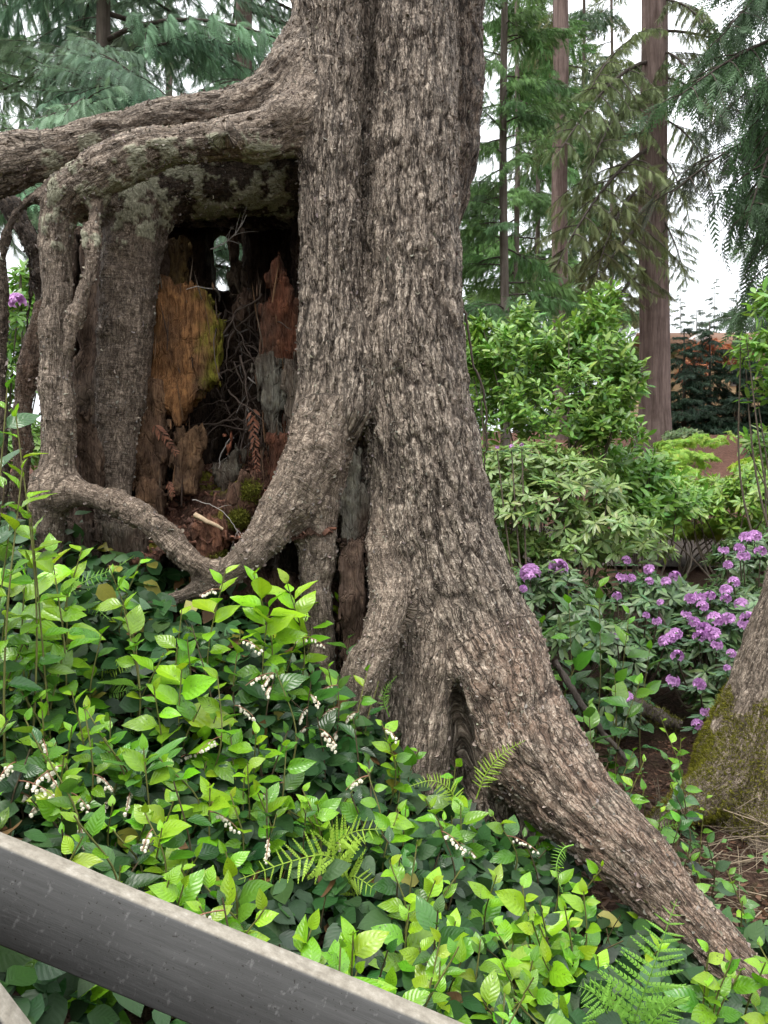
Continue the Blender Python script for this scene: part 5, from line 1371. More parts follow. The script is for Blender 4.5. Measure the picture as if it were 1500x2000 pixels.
# purple rhododendrons: bushes and their trusses
def truss_mesh(seed):
    rg = np.random.default_rng(seed); V = []; Fq = []; tn = []
    for k in range(15):
        u = nrm(rg.normal(size=3)); u[2] = abs(u[2]) * .8 - .1; u = nrm(u)
        e1 = nrm(np.cross(u, A([.2, .3, 1]))); e2 = np.cross(u, e1); c = u * .62; r = .5
        col = A([.70, .36, .72]) * rg.uniform(.75, 1.25)
        for p in range(5):
            a = p * 1.2566 + rg.uniform(0, .5); b = len(V)
            d1 = e1 * math.cos(a) + e2 * math.sin(a); d2 = e1 * math.cos(a + .62) + e2 * math.sin(a + .62); d0 = e1 * math.cos(a - .62) + e2 * math.sin(a - .62)
            V += [c * .55, c + d0 * r * .55 + u * .12, c + d1 * r + u * (.02 + rg.uniform(-.1, .1)), c + d2 * r * .55 + u * .12]
            Fq.append([b, b + 1, b + 2, b + 3]); tn += [col * .7, col, col * 1.25, col]
    return mk_mesh('flower_truss', A(V), A(Fq), uv=np.full((len(V), 2), .3), attrs={'tint': A(tn).clip(0, 1)}, mats=[M['petal']], smooth=True)
TR = [truss_mesh(q) for q in range(5)]
TRUSS = [(1036, 1115, 40), (1090, 1105, 37), (979, 1105, 26), (1022, 1148, 16), (1223, 1092, 18), (1268, 1110, 22), (1318, 1123, 22), (1214, 1125, 22), (1233, 1127, 18), (1268, 1133, 16), (1301, 1134, 20), (1205, 1162, 18), (1413, 1072, 20), (1444, 1068, 20), (1474, 1044, 24), (1457, 1048, 26), (1485, 1074, 22), (1452, 1083, 24), (1422, 1101, 18), (1433, 1134, 22), (1418, 1150, 24), (1387, 1161, 20), (1366, 1163, 24), (1348, 1167, 22), (1372, 1181, 22), (1448, 1177, 26), (1418, 1167, 20), (1340, 1198, 20), (1356, 1212, 22), (1396, 1206, 30), (1422, 1206, 26), (1461, 1204, 28), (1452, 1217, 22), (1376, 1226, 30), (1320, 1235, 24), (1392, 1235, 30), (1366, 1240, 24), (1283, 1211, 18), (1262, 1200, 14), (1309, 1243, 22), (1298, 1250, 24), (1323, 1278, 24), (1314, 1326, 26), (1366, 1333, 24), (1428, 1274, 18), (1420, 1303, 14), (1431, 1361, 24), (1378, 1388, 20), (1417, 1392, 24), (1362, 1412, 22), (1223, 1359, 26), (1184, 1234, 20), (1400, 1257, 22), (1476, 1214, 22), (934, 871, 9), (999, 871, 10), (1019, 868, 8), (971, 873, 8), (946, 994, 12), (1205, 1240, 14), (1290, 1175, 14)]
def tdepth(px, py):
    return float(np.interp(py, [860, 1040, 1120, 1200, 1300, 1420], [6.0, 5.8, 5.3, 4.9, 4.5, 4.2])) + (.0 if px > 1150 else -.3)
BUSH = [
 ('purple rhododendron with big mauve blossoms close beside the trunk', 1040, 4.9, [PB(1040, 1190, 4.9, 80, 70, .35), PB(1090, 1180, 4.8, 80, 70, .35), PB(1000, 1150, 5.0, 50, 50, .3), PB(1120, 1260, 4.5, 70, 60, .3)], 170, (-1e9, 1120)),
 ('purple rhododendron with scattered blossoms in the middle right', 1230, 4.9, [PB(1230, 1180, 5.1, 80, 60, .4), PB(1290, 1170, 5.1, 60, 45, .4), PB(1220, 1280, 4.7, 90, 70, .35), PB(1200, 1370, 4.5, 60, 40, .3)], 230, (1120, 1305)),
 ('purple rhododendron covered in blossoms beside the mossy tree', 1390, 4.9, [PB(1390, 1220, 4.9, 90, 70, .4), PB(1380, 1310, 4.6, 80, 70, .35), PB(1400, 1380, 4.4, 60, 45, .3), PB(1340, 1260, 4.7, 60, 60, .35), PB(1450, 1230, 4.9, 60, 70, .35)], 280, (1305, 1408)),
 ('tall purple rhododendron at the right edge behind the mossy tree', 1470, 5.6, [PB(1460, 1110, 5.6, 60, 55, .4), PB(1500, 1100, 5.6, 50, 70, .4), PB(1440, 1180, 5.3, 50, 50, .35), PB(1490, 1200, 5.3, 50, 70, .35)], 200, (1408, 1e9))]
for bi, (lb, px, d, bl, nw, rngx) in enumerate(BUSH):
    b_ = on_ground(px, d)
    ob, tips, axs = shrub('rhododendron', lb, 'rhododendron', b_, bl, RHODO, nw, 9, .105, ((.045, .11, .04), (.2, .3, .12)), M['shrub_leaf'], M['shrub_leaf_part'], 70, True, .3, 30 + bi, stems=14, group='purple rhododendrons')
    for k, (tx, ty, sz) in enumerate(TRUSS):
        if not (rngx[0] <= tx < rngx[1]): continue
        dd = tdepth(tx, ty) - .4
        o_ = link('flower_truss', TR[k % 5], ob); c_ = P(tx, ty + sz * .15, dd)
        o_.matrix_local = mat4(c_ - b_, frames(A([[rng.normal(0, .2), 1, .25]]), A([[rng.normal(0, .2), -.35, 1]]))[0], sz * .66 * dd / F)
        # the ring of leaves under the truss and the twig that carries it
        for q in range(7):
            a = q * .9 + k; lf = link('leaf', RHM if 'RHM' in globals() else globals().setdefault('RHM', mk_mesh('leaf', RHODO[0], RHODO[1], uv=RHODO[2], mats=[M['shrub_leaf_part']])), ob)
            lf.matrix_local = mat4(c_ - b_ - A([0, -.01, .025]), frames(A([[math.cos(a), math.sin(a), .05]]), A([[0, -.3, 1]]))[0], rng.uniform(.075, .1))
            lf.color = (*(A([.05, .11, .045]) * rng.uniform(.7, 1.6)), 1)
        tq = catmull([c_ - b_ - A([0, 0, .02]), (c_ - b_) * .7 + A([0, 0, -.1]), (c_ - b_) * .3], .08)
        link('stem', MB().add(*tube(tq, np.linspace(.004, .008, len(tq)), 4), A([.13, .1, .07])).mesh('stem', M['stem']), ob)
# rhododendron glimpsed at the far left behind the stump
lb_, _, _ = shrub('rhododendron', 'green rhododendron glimpsed between the roots at the far left', 'rhododendron', on_ground(40, 5.5), [PB(40, 640, 5.5, 60, 70, .4), PB(20, 760, 5.4, 70, 80, .4), PB(60, 560, 5.6, 40, 40, .3), PB(20, 900, 5.2, 90, 90, .4)], RHODO, 260, 9, .11, ((.09, .22, .04), (.24, .4, .08)), M['shrub_leaf'], M['shrub_leaf_part'], 40, True, .2, 40, stems=8)
o_ = link('flower_truss', TR[0], lb_); bb = A(lb_.location); o_.matrix_local = mat4(P(34, 590, 5.0) - bb, np.eye(3), .075)
# broadleaf sapling beyond the great root
for k, (px, py, d, hgt, nl, ag) in enumerate([(1110, 1150, 3.3, 1.0, 10, .55), (1170, 1140, 3.4, 1.05, 11, .55), (1230, 1190, 3.35, .95, 10, .5), (1270, 1260, 3.3, .8, 10, .45), (1060, 1210, 3.3, .9, 9, .6), (1140, 1260, 3.2, .75, 11, .5), (1200, 1300, 3.1, .65, 10, .45), (1250, 1330, 3.0, .55, 8, .45), (1150, 1370, 2.95, .5, 10, .45)]):
    t_ = P(px, py, d); b_ = A([t_[0] - .06 * (k % 3), d + .05, float(zg(t_[0], d))])
    salal(b_, t_, nl, ag, 3000 + k, .13, 0, f"{['lanky broad-leaved sapling stem', 'tall leafy sapling', 'leaning green sapling', 'dull green sapling', 'light green sapling', 'bushy sapling', 'low sapling', 'small thin sapling', 'short sapling'][k]} behind the right flank of the great tree", face=.3)

# ------------------------------------------------------------------ conifers
def spray_tmpl(n=13, spikes=4, wid=.34, ang=.85, hang=.25, fat=1.0):
    """a flat drooping conifer spray: rachis along +Y, toothed branchlets on both sides"""
    V, T = [], []
    def tri(a, b, c):
        k = len(V); V.extend([a, b, c]); T.append([k, k + 1, k + 2])
    for k in range(n):
        t = (k + .5) / n; y = t; z = -hang * t * t
        ln = wid * (math.sin(math.pi * min(1, t * .85 + .12)) ** .8) * (1.05 - .5 * t)
        for sg in (-1, 1):
            dx, dy = sg * math.sin(ang), math.cos(ang)
            b = A([0, y + .02 * sg, z]); e = b + A([dx * ln, dy * ln, -.35 * ln])
            nx = A([-dy * sg, dx * sg, 0]) * .02 * fat
            tri(b - nx, b + nx, e)
            for q in range(spikes):
                u = (q + .6) / (spikes + .3); p = b + (e - b) * u; sl_ = ln * .30 * (1.1 - u)
                for s2 in (-1, 1):
                    a2 = ang + s2 * .75; d2 = A([sg * math.sin(a2), math.cos(a2), -.25])
                    pe = p + d2 * sl_; w_ = A([d2[1], -d2[0], 0]) * .018 * fat
                    tri(p - w_, p + w_, pe)
    V += [[-.008, 0, 0], [.008, 0, 0], [0, .5, -hang * .25], [-.006, .45, -hang * .2], [.006, .45, -hang * .2], [0, 1.03, -hang * 1.03]]
    b = len(V) - 6; T += [[b, b + 1, b + 2], [b + 3, b + 4, b + 5]]
    V = A(V); return V, [A(T)], np.stack([.5 + V[:, 0], V[:, 1].clip(0, 1)], 1)
SP0, SP1, SP2 = spray_tmpl(10, 1, .26, .75, .35, fat=1.15), spray_tmpl(8, 1, .27, .75, .35, fat=1.5), spray_tmpl(6, 0, .34, .7, .3, fat=2.4)
HEM = spray_tmpl(10, 1, .24, .8, .3, fat=1.4)
STRAND = spray_tmpl(9, 0, .2, .55, .2, fat=.9)

BOUGH = {}
def bough_mesh(key, tmpl, slen, nspray, hang, seed, droop=.3):
    """one bough of unit length along +Y: limb, side twigs and hanging sprays; shared by many boughs"""
    rg = np.random.default_rng(seed)
    t = np.linspace(0, 1, 9)[:, None]
    c = np.hstack([rg.normal(0, .06) * t ** 2, t, .1 * t - droop * t ** 2])
    wood = MB().add(*tube(c, np.linspace(.013, .003, 9), 5))
    P_, D_ = [], []
    for k in range(16):
        u = .14 + .84 * (k + rg.uniform(0, 1)) / 16; i0 = min(int(u * 8), 7); p0 = c[i0] + (c[i0 + 1] - c[i0]) * (u * 8 - i0)
        sg = 1 if k % 2 else -1; ln = (.16 + .30 * (1 - u)) * rg.uniform(.7, 1.2)
        d = nrm(A([sg * .85, .6, rg.normal(-.05, .15)]))
        q = p0 + np.linspace(0, 1, 5)[:, None] * d * ln - A([0, 0, 1]) * (np.linspace(0, 1, 5) ** 2 * ln * .35)[:, None]
        wood.add(*tube(q, np.linspace(.004, .0015, 5), 3))
        m_ = max(3, int(nspray * ln / 3.2)); v = rg.uniform(.05, 1, m_); i1 = np.minimum((v * 4).astype(int), 3)
        pp_ = q[i1] + (q[i1 + 1] - q[i1]) * (v * 4 - i1)[:, None]
        P_.append(pp_); D_.append(np.repeat(d[None], m_, 0))
    m_ = int(nspray * .25); v = rg.uniform(.1, 1, m_) * 8; i1 = np.minimum(v.astype(int), 7)
    P_.append(c[i1] + (c[i1 + 1] - c[i1]) * (v - i1)[:, None]); D_.append(nrm(A([[0, 1, 0]]) + rg.normal(0, .5, (m_, 3)) * A([1, 1, .3])))
    P_, D_ = np.vstack(P_), np.vstack(D_); n = len(P_)
    dv = nrm(D_ * .6 + A([0, .3, 0]) + A([0, 0, -1]) * hang * rg.uniform(.3, 1.5, (n, 1)) + rg.normal(0, .3, (n, 3)))
    up = nrm(A([0, .2, .8]) + rg.normal(0, .7, (n, 3)))
    fol = scatter('x', tmpl, P_, frames(dv, up), slen * rg.uniform(.6, 1.25, n), np.repeat(rg.uniform(.45, 1.25, (n, 1)), 3, 1))
    # join wood and foliage into one mesh of two materials
    V1 = np.vstack(wood.V); Q1 = np.vstack(wood.Q)
    v2 = np.empty(len(fol.vertices) * 3, np.float32); fol.vertices.foreach_get('co', v2)
    l2 = np.empty(len(fol.loops), np.int32); fol.loops.foreach_get('vertex_index', l2)
    t2 = np.empty(len(fol.vertices) * 3, np.float32); fol.attributes['tint'].data.foreach_get('vector', t2)
    u2 = np.zeros((len(fol.vertices), 2)); u2[:, 0] = .25; u2[:, 1] = .3
    bpy.data.meshes.remove(fol)
    me = mk_mesh('bough', np.vstack([V1, v2.reshape(-1, 3)]), [Q1, l2.reshape(-1, 3) + len(V1)], uv=np.vstack([np.full((len(V1), 2), .3), u2]),
                 attrs={'tint': np.vstack([np.ones((len(V1), 3)), t2.reshape(-1, 3)])}, mats=[M['limb'], M['needle']])
    mi = np.ones(len(me.polygons), np.int32); mi[:len(Q1)] = 0
    me.polygons.foreach_set('material_index', mi)
    return me
def boughs(kind):
    if kind not in BOUGH:
        tm, sl_, ns, hg, dr = {'cedar': (SP0, .088, 400, 1.2, .35), 'mid': (SP1, .14, 230, 1.1, .35), 'hem': (HEM, .085, 430, 1.2, .4), 'far': (SP2, .17, 170, .7, .3), 'strand': (STRAND, .15, 190, 2.0, .3)}[kind]
        BOUGH[kind] = [bough_mesh(kind, tm, sl_, ns, hg, 10 * q + len(kind), dr) for q in range(3)]
    return BOUGH[kind]

def conifer(name, label, base, r0, z1, nlimb, Lf, kind, tints, bark, seed=0, zlimb=None, az=None, cat='conifer', group=None, flare=1.4, trunk_top=.5, limbs=None, tilt=0.0):
    rg = np.random.default_rng(seed); base = A(base, dtype=float)
    o = thing(name, label, cat, base, group)
    zz = np.concatenate([[-.3, 0, .15, .4, .9], np.linspace(1.5, max(z1 - base[2], 1.8), 14)])
    ax_ = np.stack([.02 * np.sin(zz * .9), 0 * zz, zz], 1)
    rad = r0 * (1 - (1 - trunk_top) * np.clip(zz / max(zz[-1], 1), 0, 1)) * (1 + (flare - 1) * np.exp(-np.clip(zz, 0, 9) / .35))
    v, f = tube(ax_, rad, 28)
    a_ = np.arctan2(v[:, 1] - np.repeat(ax_[:, 1], 28), v[:, 0] - np.repeat(ax_[:, 0], 28))
    fl_ = .05 * np.sin(a_ * 5 + seed) * np.exp(-np.clip(v[:, 2], 0, 9) / .6) + .025 * np.sin(a_ * 11 + seed * 2 + v[:, 2] * .3)
    cx = np.repeat(ax_, 28, 0); v = cx + (v - cx) * (1 + fl_)[:, None]
    link('trunk', MB().add(v, f).mesh('trunk', bark), o)
    jobs = [(A(a), A(b)) for a, b in (limbs or [])]
    zl = zlimb or (base[2] + .5, z1)
    for k in range(nlimb):
        z = zl[0] + (zl[1] - zl[0]) * (k + rg.uniform(0, 1)) / nlimb
        a = rg.uniform(*(az or (0, 6.283)))
        L_ = Lf(z) * rg.uniform(.65, 1.1); c0 = A([base[0], base[1], z])
        jobs.append((c0, c0 + A([math.cos(a) * L_, math.sin(a) * L_, rg.normal(tilt, .2) * L_])))
    ms = boughs(kind)
    for p0, p1 in jobs:
        px = [750 + q[0] / max(q[1], .3) * F for q in (p0, (p0 + p1) / 2, p1)]; py = [1000 - (q[2] - CAMZ) / max(q[1], .3) * F for q in (p0, (p0 + p1) / 2, p1)]
        if max(px) < -220 or min(px) > 1720 or max(py) < -260 or min(py) > 1150 or p1[1] < 4.2: continue
        d = p1 - p0; L_ = np.linalg.norm(d)
        b = link('bough', ms[rg.integers(3)], o)
        b.matrix_local = mat4(p0 - base, frames(d[None], A([[0, 0, 1]]) + rg.normal(0, .3, (1, 3)))[0], L_)
        kk = rg.uniform() * .8 + .1
        b.color = (*((A(tints[0]) * (1 - kk) + A(tints[1]) * kk) * (1 + rg.normal(0, .05, 3))), 1)
    return o
BLUE = ((.17, .3, .2), (.36, .52, .32))
GREEN = ((.09, .2, .065), (.22, .38, .12))
OLIVE = ((.13, .17, .065), (.25, .31, .125))
DARKG = ((.075, .14, .075), (.15, .25, .12))
conifer('cedar', 'drooping blue-green cedar behind the arching root at upper left', on_ground(205, 7.6), .11, 8.5, 36, lambda z: 2.1, 'cedar', BLUE, M['bark_grey'], 1, (3.8, 8.6))
conifer('cedar', 'drooping cedar with reddish trunk left of the great trunk', on_ground(478, 8.6), .15, 9.2, 36, lambda z: 2.1, 'cedar', BLUE, M['bark_red'], 2, (4.0, 9.6))
conifer('cedar', 'dense hanging cedar at the far left edge of the view', on_ground(-60, 8.4), .2, 9, 30, lambda z: 2.1, 'cedar', BLUE, M['bark_grey'], 3, (3.0, 9.4))
conifer('cedar', 'thin-trunked drooping green cedar just right of the great trunk', on_ground(985, 10.5), .075, 10.5, 64, lambda z: .75 + .07 * (10 - z), 'mid', ((.09, .2, .075), (.24, .4, .13)), M['bark_grey'], 4, (3.4, 10.6))
conifer('redwood', 'slender straight red-brown trunk seen above the laurel', on_ground(1094, 17), .185, 15, 8, lambda z: 1.6, 'mid', OLIVE, M['bark_red'], 5, (9.5, 15), cat='redwood', trunk_top=.9, flare=1.2)
def lm(*rows): return (P(*rows[0]), P(*rows[-1]))
conifer('redwood', 'large straight redwood trunk with drooping olive branches on the right', on_ground(1277, 15), .30, 14, 2, lambda z: 2.0, 'hem', OLIVE, M['bark_red'], 6, (7.6, 13.5), cat='redwood', trunk_top=.8, flare=1.5, az=(2.3, 6.9), tilt=-.15,
        limbs=[lm((1270, 290, 14.9), (1080, 420, 13)), lm((1270, 180, 15), (1110, 260, 13.6)), lm((1270, 420, 14.9), (1100, 590, 13.4)), lm((1290, 60, 15), (1520, 80, 13.6)), lm((1290, 150, 15), (1450, 190, 14)), lm((1270, 60, 15), (1110, 130, 14)), lm((1290, 300, 14.8), (1370, 400, 14)),
               lm((1270, 520, 14.9), (1120, 640, 13.8)), lm((1285, 0, 15), (1430, 10, 13.6)), lm((1290, 420, 14.9), (1350, 520, 14.2)), lm((1290, 230, 15), (1430, 300, 14)), lm((1270, 120, 15), (1100, 180, 13)), lm((1270, 350, 15), (1130, 470, 13.6)), lm((1290, 100, 15), (1400, 130, 13.4))])
conifer('hemlock', 'dark drooping conifer branches hanging in from the upper right', on_ground(1640, 9), .2, 9.5, 1, lambda z: 1.8, 'mid', DARKG, M['bark_grey'], 7, (6.6, 9), cat='hemlock', az=(2.4, 3.9),
        limbs=[lm((1640, -20, 9), (1460, 250, 8.1)), lm((1640, 60, 9), (1360, 60, 8)), lm((1640, 100, 9), (1420, 320, 8)), lm((1640, 200, 9), (1450, 480, 8.1)), lm((1640, 330, 9), (1500, 540, 8.4)), lm((1640, -80, 9), (1400, -40, 8.2))])
conifer('hemlock', 'sparse pendulous conifer strands against the white sky at right', on_ground(1600, 11), .16, 10.5, 3, lambda z: 1.2, 'strand', ((.06, .08, .055), (.1, .13, .085)), M['bark_grey'], 8, (8, 10), cat='hemlock', az=(2.6, 3.7),
        limbs=[lm((1600, 230, 11), (1330, 290, 10)), lm((1600, 120, 11), (1370, 180, 10.2)), lm((1600, 360, 11), (1400, 420, 10.4)), lm((1600, 40, 11), (1320, 150, 10)), lm((1600, 280, 11), (1440, 340, 10))])
# background conifers that close the view
BG = [(1010, 22, 'dense green conifer behind the thin cedar', GREEN, .1, 38, 2.6), (1050, 26, 'dark green conifer left of the slender redwood trunk', GREEN, .1, 42, 2.6), (1140, 28, 'dark conifer between the two redwood trunks', DARKG, .1, 42, 2.5), (1195, 32, 'olive conifer close left of the large redwood trunk', OLIVE, .1, 38, 2.5), (860, 24, 'conifer hidden behind the great trunk', GREEN, .1, 14, 2.6), (640, 20, 'tall dark cedar behind the great trunk\'s left shoulder', BLUE, .1, 14, 2.4), (330, 15, 'dark cedar behind the drooping cedars at upper left', GREEN, .1, 9, 2.0), (90, 16, 'dark cedar seen behind the far left foliage', GREEN, .1, 9, 2.0), (-120, 15, 'cedar at the far left behind the curtain of sprays', BLUE, .1, 12, 2.4), (1580, 26, 'dark conifer beyond the right edge', DARKG, .1, 24, 2.8)]
for k, (px, d, lb, tc_, r_, nl, ll) in enumerate(BG):
    b_ = on_ground(px, d); zt = CAMZ + .78 * d
    conifer('conifer', lb, b_, r_, zt, nl, (lambda L_, a, b: (lambda z: L_ * (1.1 - .55 * (z - a) / (b - a))))(ll, b_[2], zt * 1.25), 'far', tc_, M['bark_grey'], 60 + k, (b_[2] + .8, zt), group='conifers in the background', tilt=-.1)
# distant pale conifers low against the sky
for k, (px, py, d) in enumerate([(1330, 560, 60), (1395, 540, 66), (1440, 560, 58), (1475, 510, 62), (1250, 540, 70), (1360, 600, 50), (1500, 560, 55)]):
    b_ = on_ground(px, d); zt = CAMZ + (1000 - py) / F * d
    conifer('far_conifer', f"distant slim conifer on the skyline, {['left of the gap in the trees', 'in the middle of the sky gap', 'right of the sky gap', 'near the right edge', 'behind the large redwood', 'low behind the house roof', 'at the right edge'][k]}", b_, .12, zt, 40, (lambda a, b: (lambda z: 2.6 * (1.06 - (z - a) / (b - a)) + .2))(b_[2], zt), 'far', ((.1, .14, .1), (.16, .2, .13)), M['bark_grey'], 80 + k, (b_[2] + 5, zt - .1), group='distant conifers', trunk_top=.1)
# hedge of young dark conifers below the house
for k, (px, d) in enumerate([(1335, 19), (1385, 19.4), (1440, 19), (1495, 19.3), (1550, 19)]):
    b_ = on_ground(px, d); zt = CAMZ + (1000 - [640, 628, 640, 630, 632][k]) / F * d
    conifer('hedge_conifer', f"{['young dark hedge conifer nearest the large redwood trunk', 'second young dark hedge conifer from the large redwood', 'third young dark hedge conifer from the large redwood', 'young dark hedge conifer at the right edge', 'young hedge conifer beyond the right edge'][k]}", b_, .06, zt, 48, (lambda a, b: (lambda z: .95 * (1.12 - .75 * (z - a) / (b - a))))(b_[2], zt), 'far', ((.022, .05, .03), (.05, .095, .05)), M['bark_grey'], 90 + k, (b_[2] + .1, zt - .1), group='dark hedge conifers', trunk_top=.2, az=(2.8, 6.6))
# red-leaved shrub in front of the house
shrub('red_maple', 'russet red-leaved shrub showing above the dark hedge', 'maple', on_ground(1375, 23), [PB(1375, 690, 23, 40, 26, .8), PB(1350, 740, 22.5, 30, 30, .6), PB(1420, 700, 23, 40, 25, .8)], MAPLE, 300, 6, .16, ((.25, .07, .04), (.45, .2, .1)), M['matte_leaf'], M['shrub_leaf_part'], 0, True, .3, 95, stems=4)
# house on the hill
hb = on_ground(1385, 34)
hs = thing('house', 'house with a low brown roof and white gable behind the hedge', 'house', hb)
def solid(nm, V, Fs, mat, par=hs):
    return link(nm, mk_mesh(nm, A(V, dtype=float), [A([f for f in Fs if len(f) == q]) for q in (4, 3) if any(len(f) == q for f in Fs)], mats=[mat], smooth=False), par)
ze = CAMZ + (1000 - 700) / F * 34 - hb[2]; zr = CAMZ + (1000 - 655) / F * 34 - hb[2]
W2, D2 = 2.9, 2.5
bxF = [(0, 3, 2, 1), (4, 5, 6, 7), (0, 1, 5, 4), (1, 2, 6, 5), (2, 3, 7, 6), (3, 0, 4, 7)]
def bxV(x0, x1, y0, y1, z0, z1): return [(x0, y0, z0), (x1, y0, z0), (x1, y1, z0), (x0, y1, z0), (x0, y0, z1), (x1, y0, z1), (x1, y1, z1), (x0, y1, z1)]
solid('wall', bxV(-W2, W2, -D2, D2, -.5, ze), bxF, M['house_wall'])
rv = [(-W2 - .4, -D2 - .5, ze - .1), (W2 + .4, -D2 - .5, ze - .1), (W2 + .4, 0, zr), (-W2 - .4, 0, zr), (-W2 - .4, D2 + .5, ze - .1), (W2 + .4, D2 + .5, ze - .1)]
rv2 = [(x, y, z + .12) for x, y, z in rv]
rf = solid('roof', rv + rv2, [(0, 1, 2, 3), (3, 2, 5, 4), (6, 9, 8, 7), (9, 10, 11, 8), (0, 6, 7, 1), (4, 5, 11, 10), (1, 7, 8, 2), (2, 8, 11, 5), (0, 3, 9, 6), (3, 4, 10, 9)], M['house_roof'])
gx_ = -W2 + 1.25
gb = solid('gable', [(gx_ - .4, -D2 - .9, ze - .1), (gx_ + .4, -D2 - .9, ze - .1), (gx_, -D2 - .9, ze + .5), (gx_ - .4, -D2 + 1, ze - .1), (gx_ + .4, -D2 + 1, ze - .1), (gx_, -D2 + 1, ze + .5)], [(0, 1, 2), (5, 4, 3), (0, 2, 5, 3), (2, 1, 4, 5), (1, 0, 3, 4)], M['house_trim'], rf)
for q in (-1.6, .3, 1.9):
    wv = solid('window', bxV(q - .5, q + .5, -D2 - .06, -D2 + .02, ze - 1.7, ze - .5), bxF, M['house_trim'])
    link('pane', mk_mesh('pane', A(bxV(q - .43, q + .43, -D2 - .075, -D2 - .05, ze - 1.63, ze - .57), dtype=float), A(bxF), mats=[M['pane']], smooth=False), wv)

# ------------------------------------------------------------------ mossy tree at the right edge
mc = [C([(1740, 600, 3.6, 88), (1680, 850, 3.6, 90), (1625, 1050, 3.57, 92), (1588, 1200, 3.53, 100), (1555, 1380, 3.5, 128), (1540, 1500, 3.48, 160), (1530, 1640, 3.45, 190), (1530, 1800, 3.45, 200)], 'trunk', .3),
      C([(1480, 1420, 3.45, 60), (1430, 1500, 3.35, 52), (1370, 1550, 3.3, 40), (1310, 1590, 3.25, 28), (1250, 1640, 3.2, 18)], 'root', .5),
      C([(1560, 1480, 3.3, 90), (1540, 1600, 3.2, 85), (1520, 1720, 3.1, 70), (1500, 1800, 3.05, 50)], 'root', .5)]
V, Q = build_implicit(mc, [], .016, (1.1, 2.85, -.1), (2.6, 4.1, 2.5))
V, Q = subdivide(V, Q)
V, Q, att, dom = bark_finish(V, Q, mc)
mb_ = A([1.9, 3.5, float(zg(1.9, 3.5))])
mt_ = thing('tree', 'grey tree with mossy flared base cut by the right edge', 'tree', mb_)
split_parts(mt_, mb_, V, Q, att, dom, mc, M['bark'])
N_ = normals_of(V, Q); pyv = 1000 - (V[:, 2] - CAMZ) / V[:, 1] * F; pxv = 750 + V[:, 0] / V[:, 1] * F
ms = np.where((sstep(1320, 1400, pyv) * sstep(1720, 1600, pyv) + .8 * fbm(V * 6, 3, 4) > .55) & (pyv > 1330) & (pyv < 1640) & (pxv < 1600) & (N_[:, 1] < .5))[0]
moss_tuft(mt_, mb_, V[ms], N_[ms], 34000, .014, tint=(.2, .2, .03))
# dry twigs heaped at its foot, and litter on the ground there
m = MB()
for k in range(420):
    x_ = rng.uniform(1.15, 2.1); y_ = rng.uniform(2.55, 3.35) - .2 * (x_ - 1.2)
    b_ = A([x_, y_, float(zg(x_, y_)) + rng.uniform(.01, .28) * sstep(1.3, 1.8, x_)])
    dv = nrm(rng.normal(size=3) * A([1, .7, .45])); L_ = rng.uniform(.06, .28)
    m.add(*tube(catmull([b_, b_ + dv * L_ * .5 + rng.normal(0, .015, 3), b_ + dv * L_], .05), rng.uniform(.0008, .003), 4), A([.32, .25, .17]) * rng.uniform(.25, 1.2))
tag(link('twig_litter', m.mesh('twig_litter', M['straw'])), 'tangle of dry twigs heaped at the foot of the mossy tree', 'twigs', kind='stuff')
n = 5000
x_ = rng.uniform(.7, 2.6, n); y_ = rng.uniform(1.6, 4.4, n)
pos = np.stack([x_, y_, zg(x_, y_) + .012], 1)
tn = A([[.13, .07, .045]]) * rng.uniform(.35, 1.8, (n, 1))
tag(link('leaf_litter', scatter('leaf_litter', SMALL, pos, frames(rng.normal(size=(n, 3)) * A([1, 1, .25]), A([0, 0, 1]) + rng.normal(0, .4, (n, 3))), rng.uniform(.012, .05, n), tn, M['matte_leaf'])), 'brown fallen leaves and bark bits on the soil at right', 'leaf litter', kind='stuff')
n = 1600
x_ = rng.uniform(.75, 2.4, n); y_ = rng.uniform(1.7, 4.3, n); q = (perlin(np.stack([x_ * 3, y_ * 3, 0 * x_], 1), 9) > .0) & ~((x_ > 1.3) & (y_ > 2.9))
x_, y_ = x_[q], y_[q]; n = len(x_)
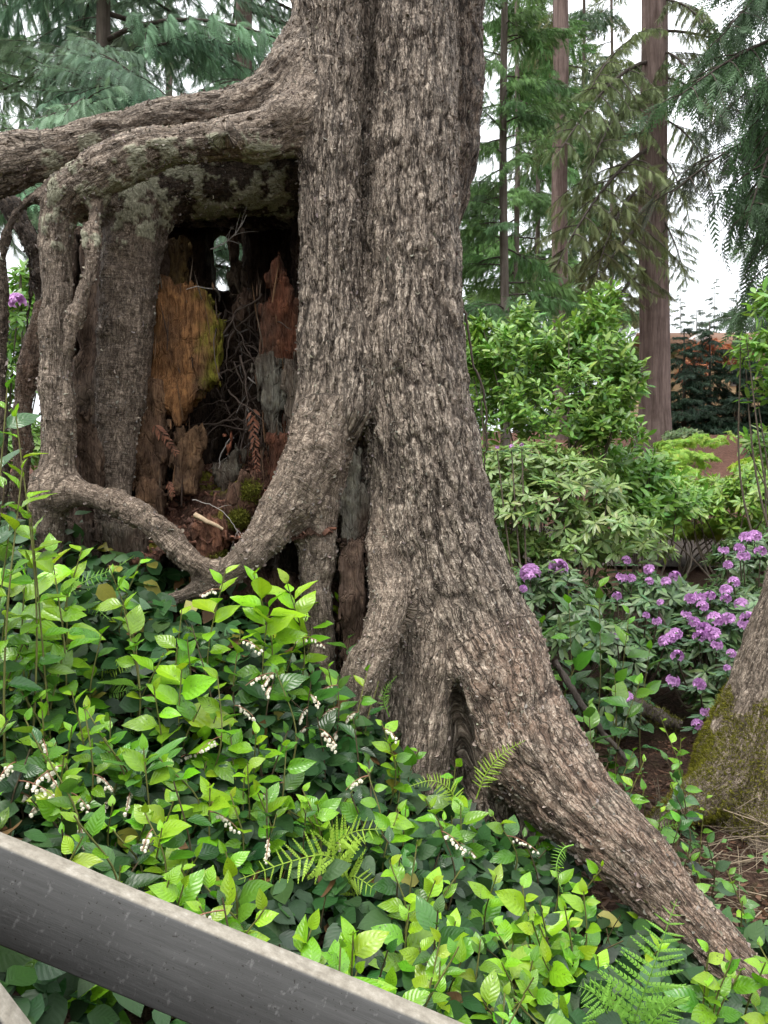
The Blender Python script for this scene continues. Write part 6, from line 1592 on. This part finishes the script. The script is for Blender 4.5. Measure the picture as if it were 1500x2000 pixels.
tag(link('low_weeds', scatter('low_weeds', SMALL, np.stack([x_, y_, zg(x_, y_) + rng.uniform(.02, .14, n)], 1), frames(rng.normal(size=(n, 3)) * A([1, 1, .3]), A([0, -.4, 1]) + rng.normal(0, .3, (n, 3))), rng.uniform(.025, .055, n), A([[.09, .19, .045]]) * rng.uniform(.5, 1.5, (n, 1)), M['salal_mass'])), 'small green weeds sprinkled over the soil at right', 'weeds', kind='stuff')
# fallen dark logs in the hollow beyond the root
for k, (lb, rows, r_) in enumerate([('mossy fallen log in the dark hollow below the rhododendrons', [(1195, 1350, 4.1), (1260, 1385, 4.0), (1330, 1420, 3.95)], .05), ('thin dark fallen branch right behind the great root', [(1080, 1290, 3.2), (1150, 1395, 3.12), (1190, 1440, 3.1), (1240, 1500, 3.0)], .016)]):
    p = catmull([P(*r) for r in rows], .04); p += rng.normal(0, .004, p.shape); b_ = p[0].copy()
    o_ = thing('fallen_log', lb, 'log', b_)
    p = catmull(p[::2], .012); p += .006 * np.stack([perlin(p * 9, q) for q in range(3)], 1); v, f = tube(p - b_, np.linspace(r_, r_ * .6, len(p)) * (1 + .25 * perlin(p * 12, 5)), 16); cc = np.repeat(p - b_, 16, 0); v = v + (v - cc) * (.35 * fbm(v * A([60, 60, 60]), 2, 3) + .2 * fbm(v * 20, 2, 6))[:, None]
    link('wood', MB().add(v, f, (.06, .045, .035)).mesh('wood', M['limb']), o_)
    if k == 0: moss_tuft(o_, b_, v[::3] + b_, nrm(v - cc)[::3] + A([0, 0, .5]), 2500, .014, tint=(.12, .13, .03))

# each shoot's label singles it out among those that look alike
ORD = ['leftmost', 'second', 'third', 'fourth', 'fifth', 'sixth', 'seventh', 'eighth', 'ninth', 'tenth', 'eleventh', 'twelfth', 'thirteenth', 'fourteenth', 'fifteenth', 'sixteenth', 'seventeenth', 'eighteenth', 'nineteenth', 'twentieth']
byl = {}
for px, o in SHOOTS: byl.setdefault(o['label'], []).append((px, o))
for lb, lst in byl.items():
    if len(lst) < 2: continue
    lst.sort(key=lambda t: t[0])
    for k, (px, o) in enumerate(lst):
        o['label'] = lb + (', leftmost of these' if k == 0 else ', rightmost of these' if k == len(lst) - 1 else f', {ORD[min(k, 19)]} from left')
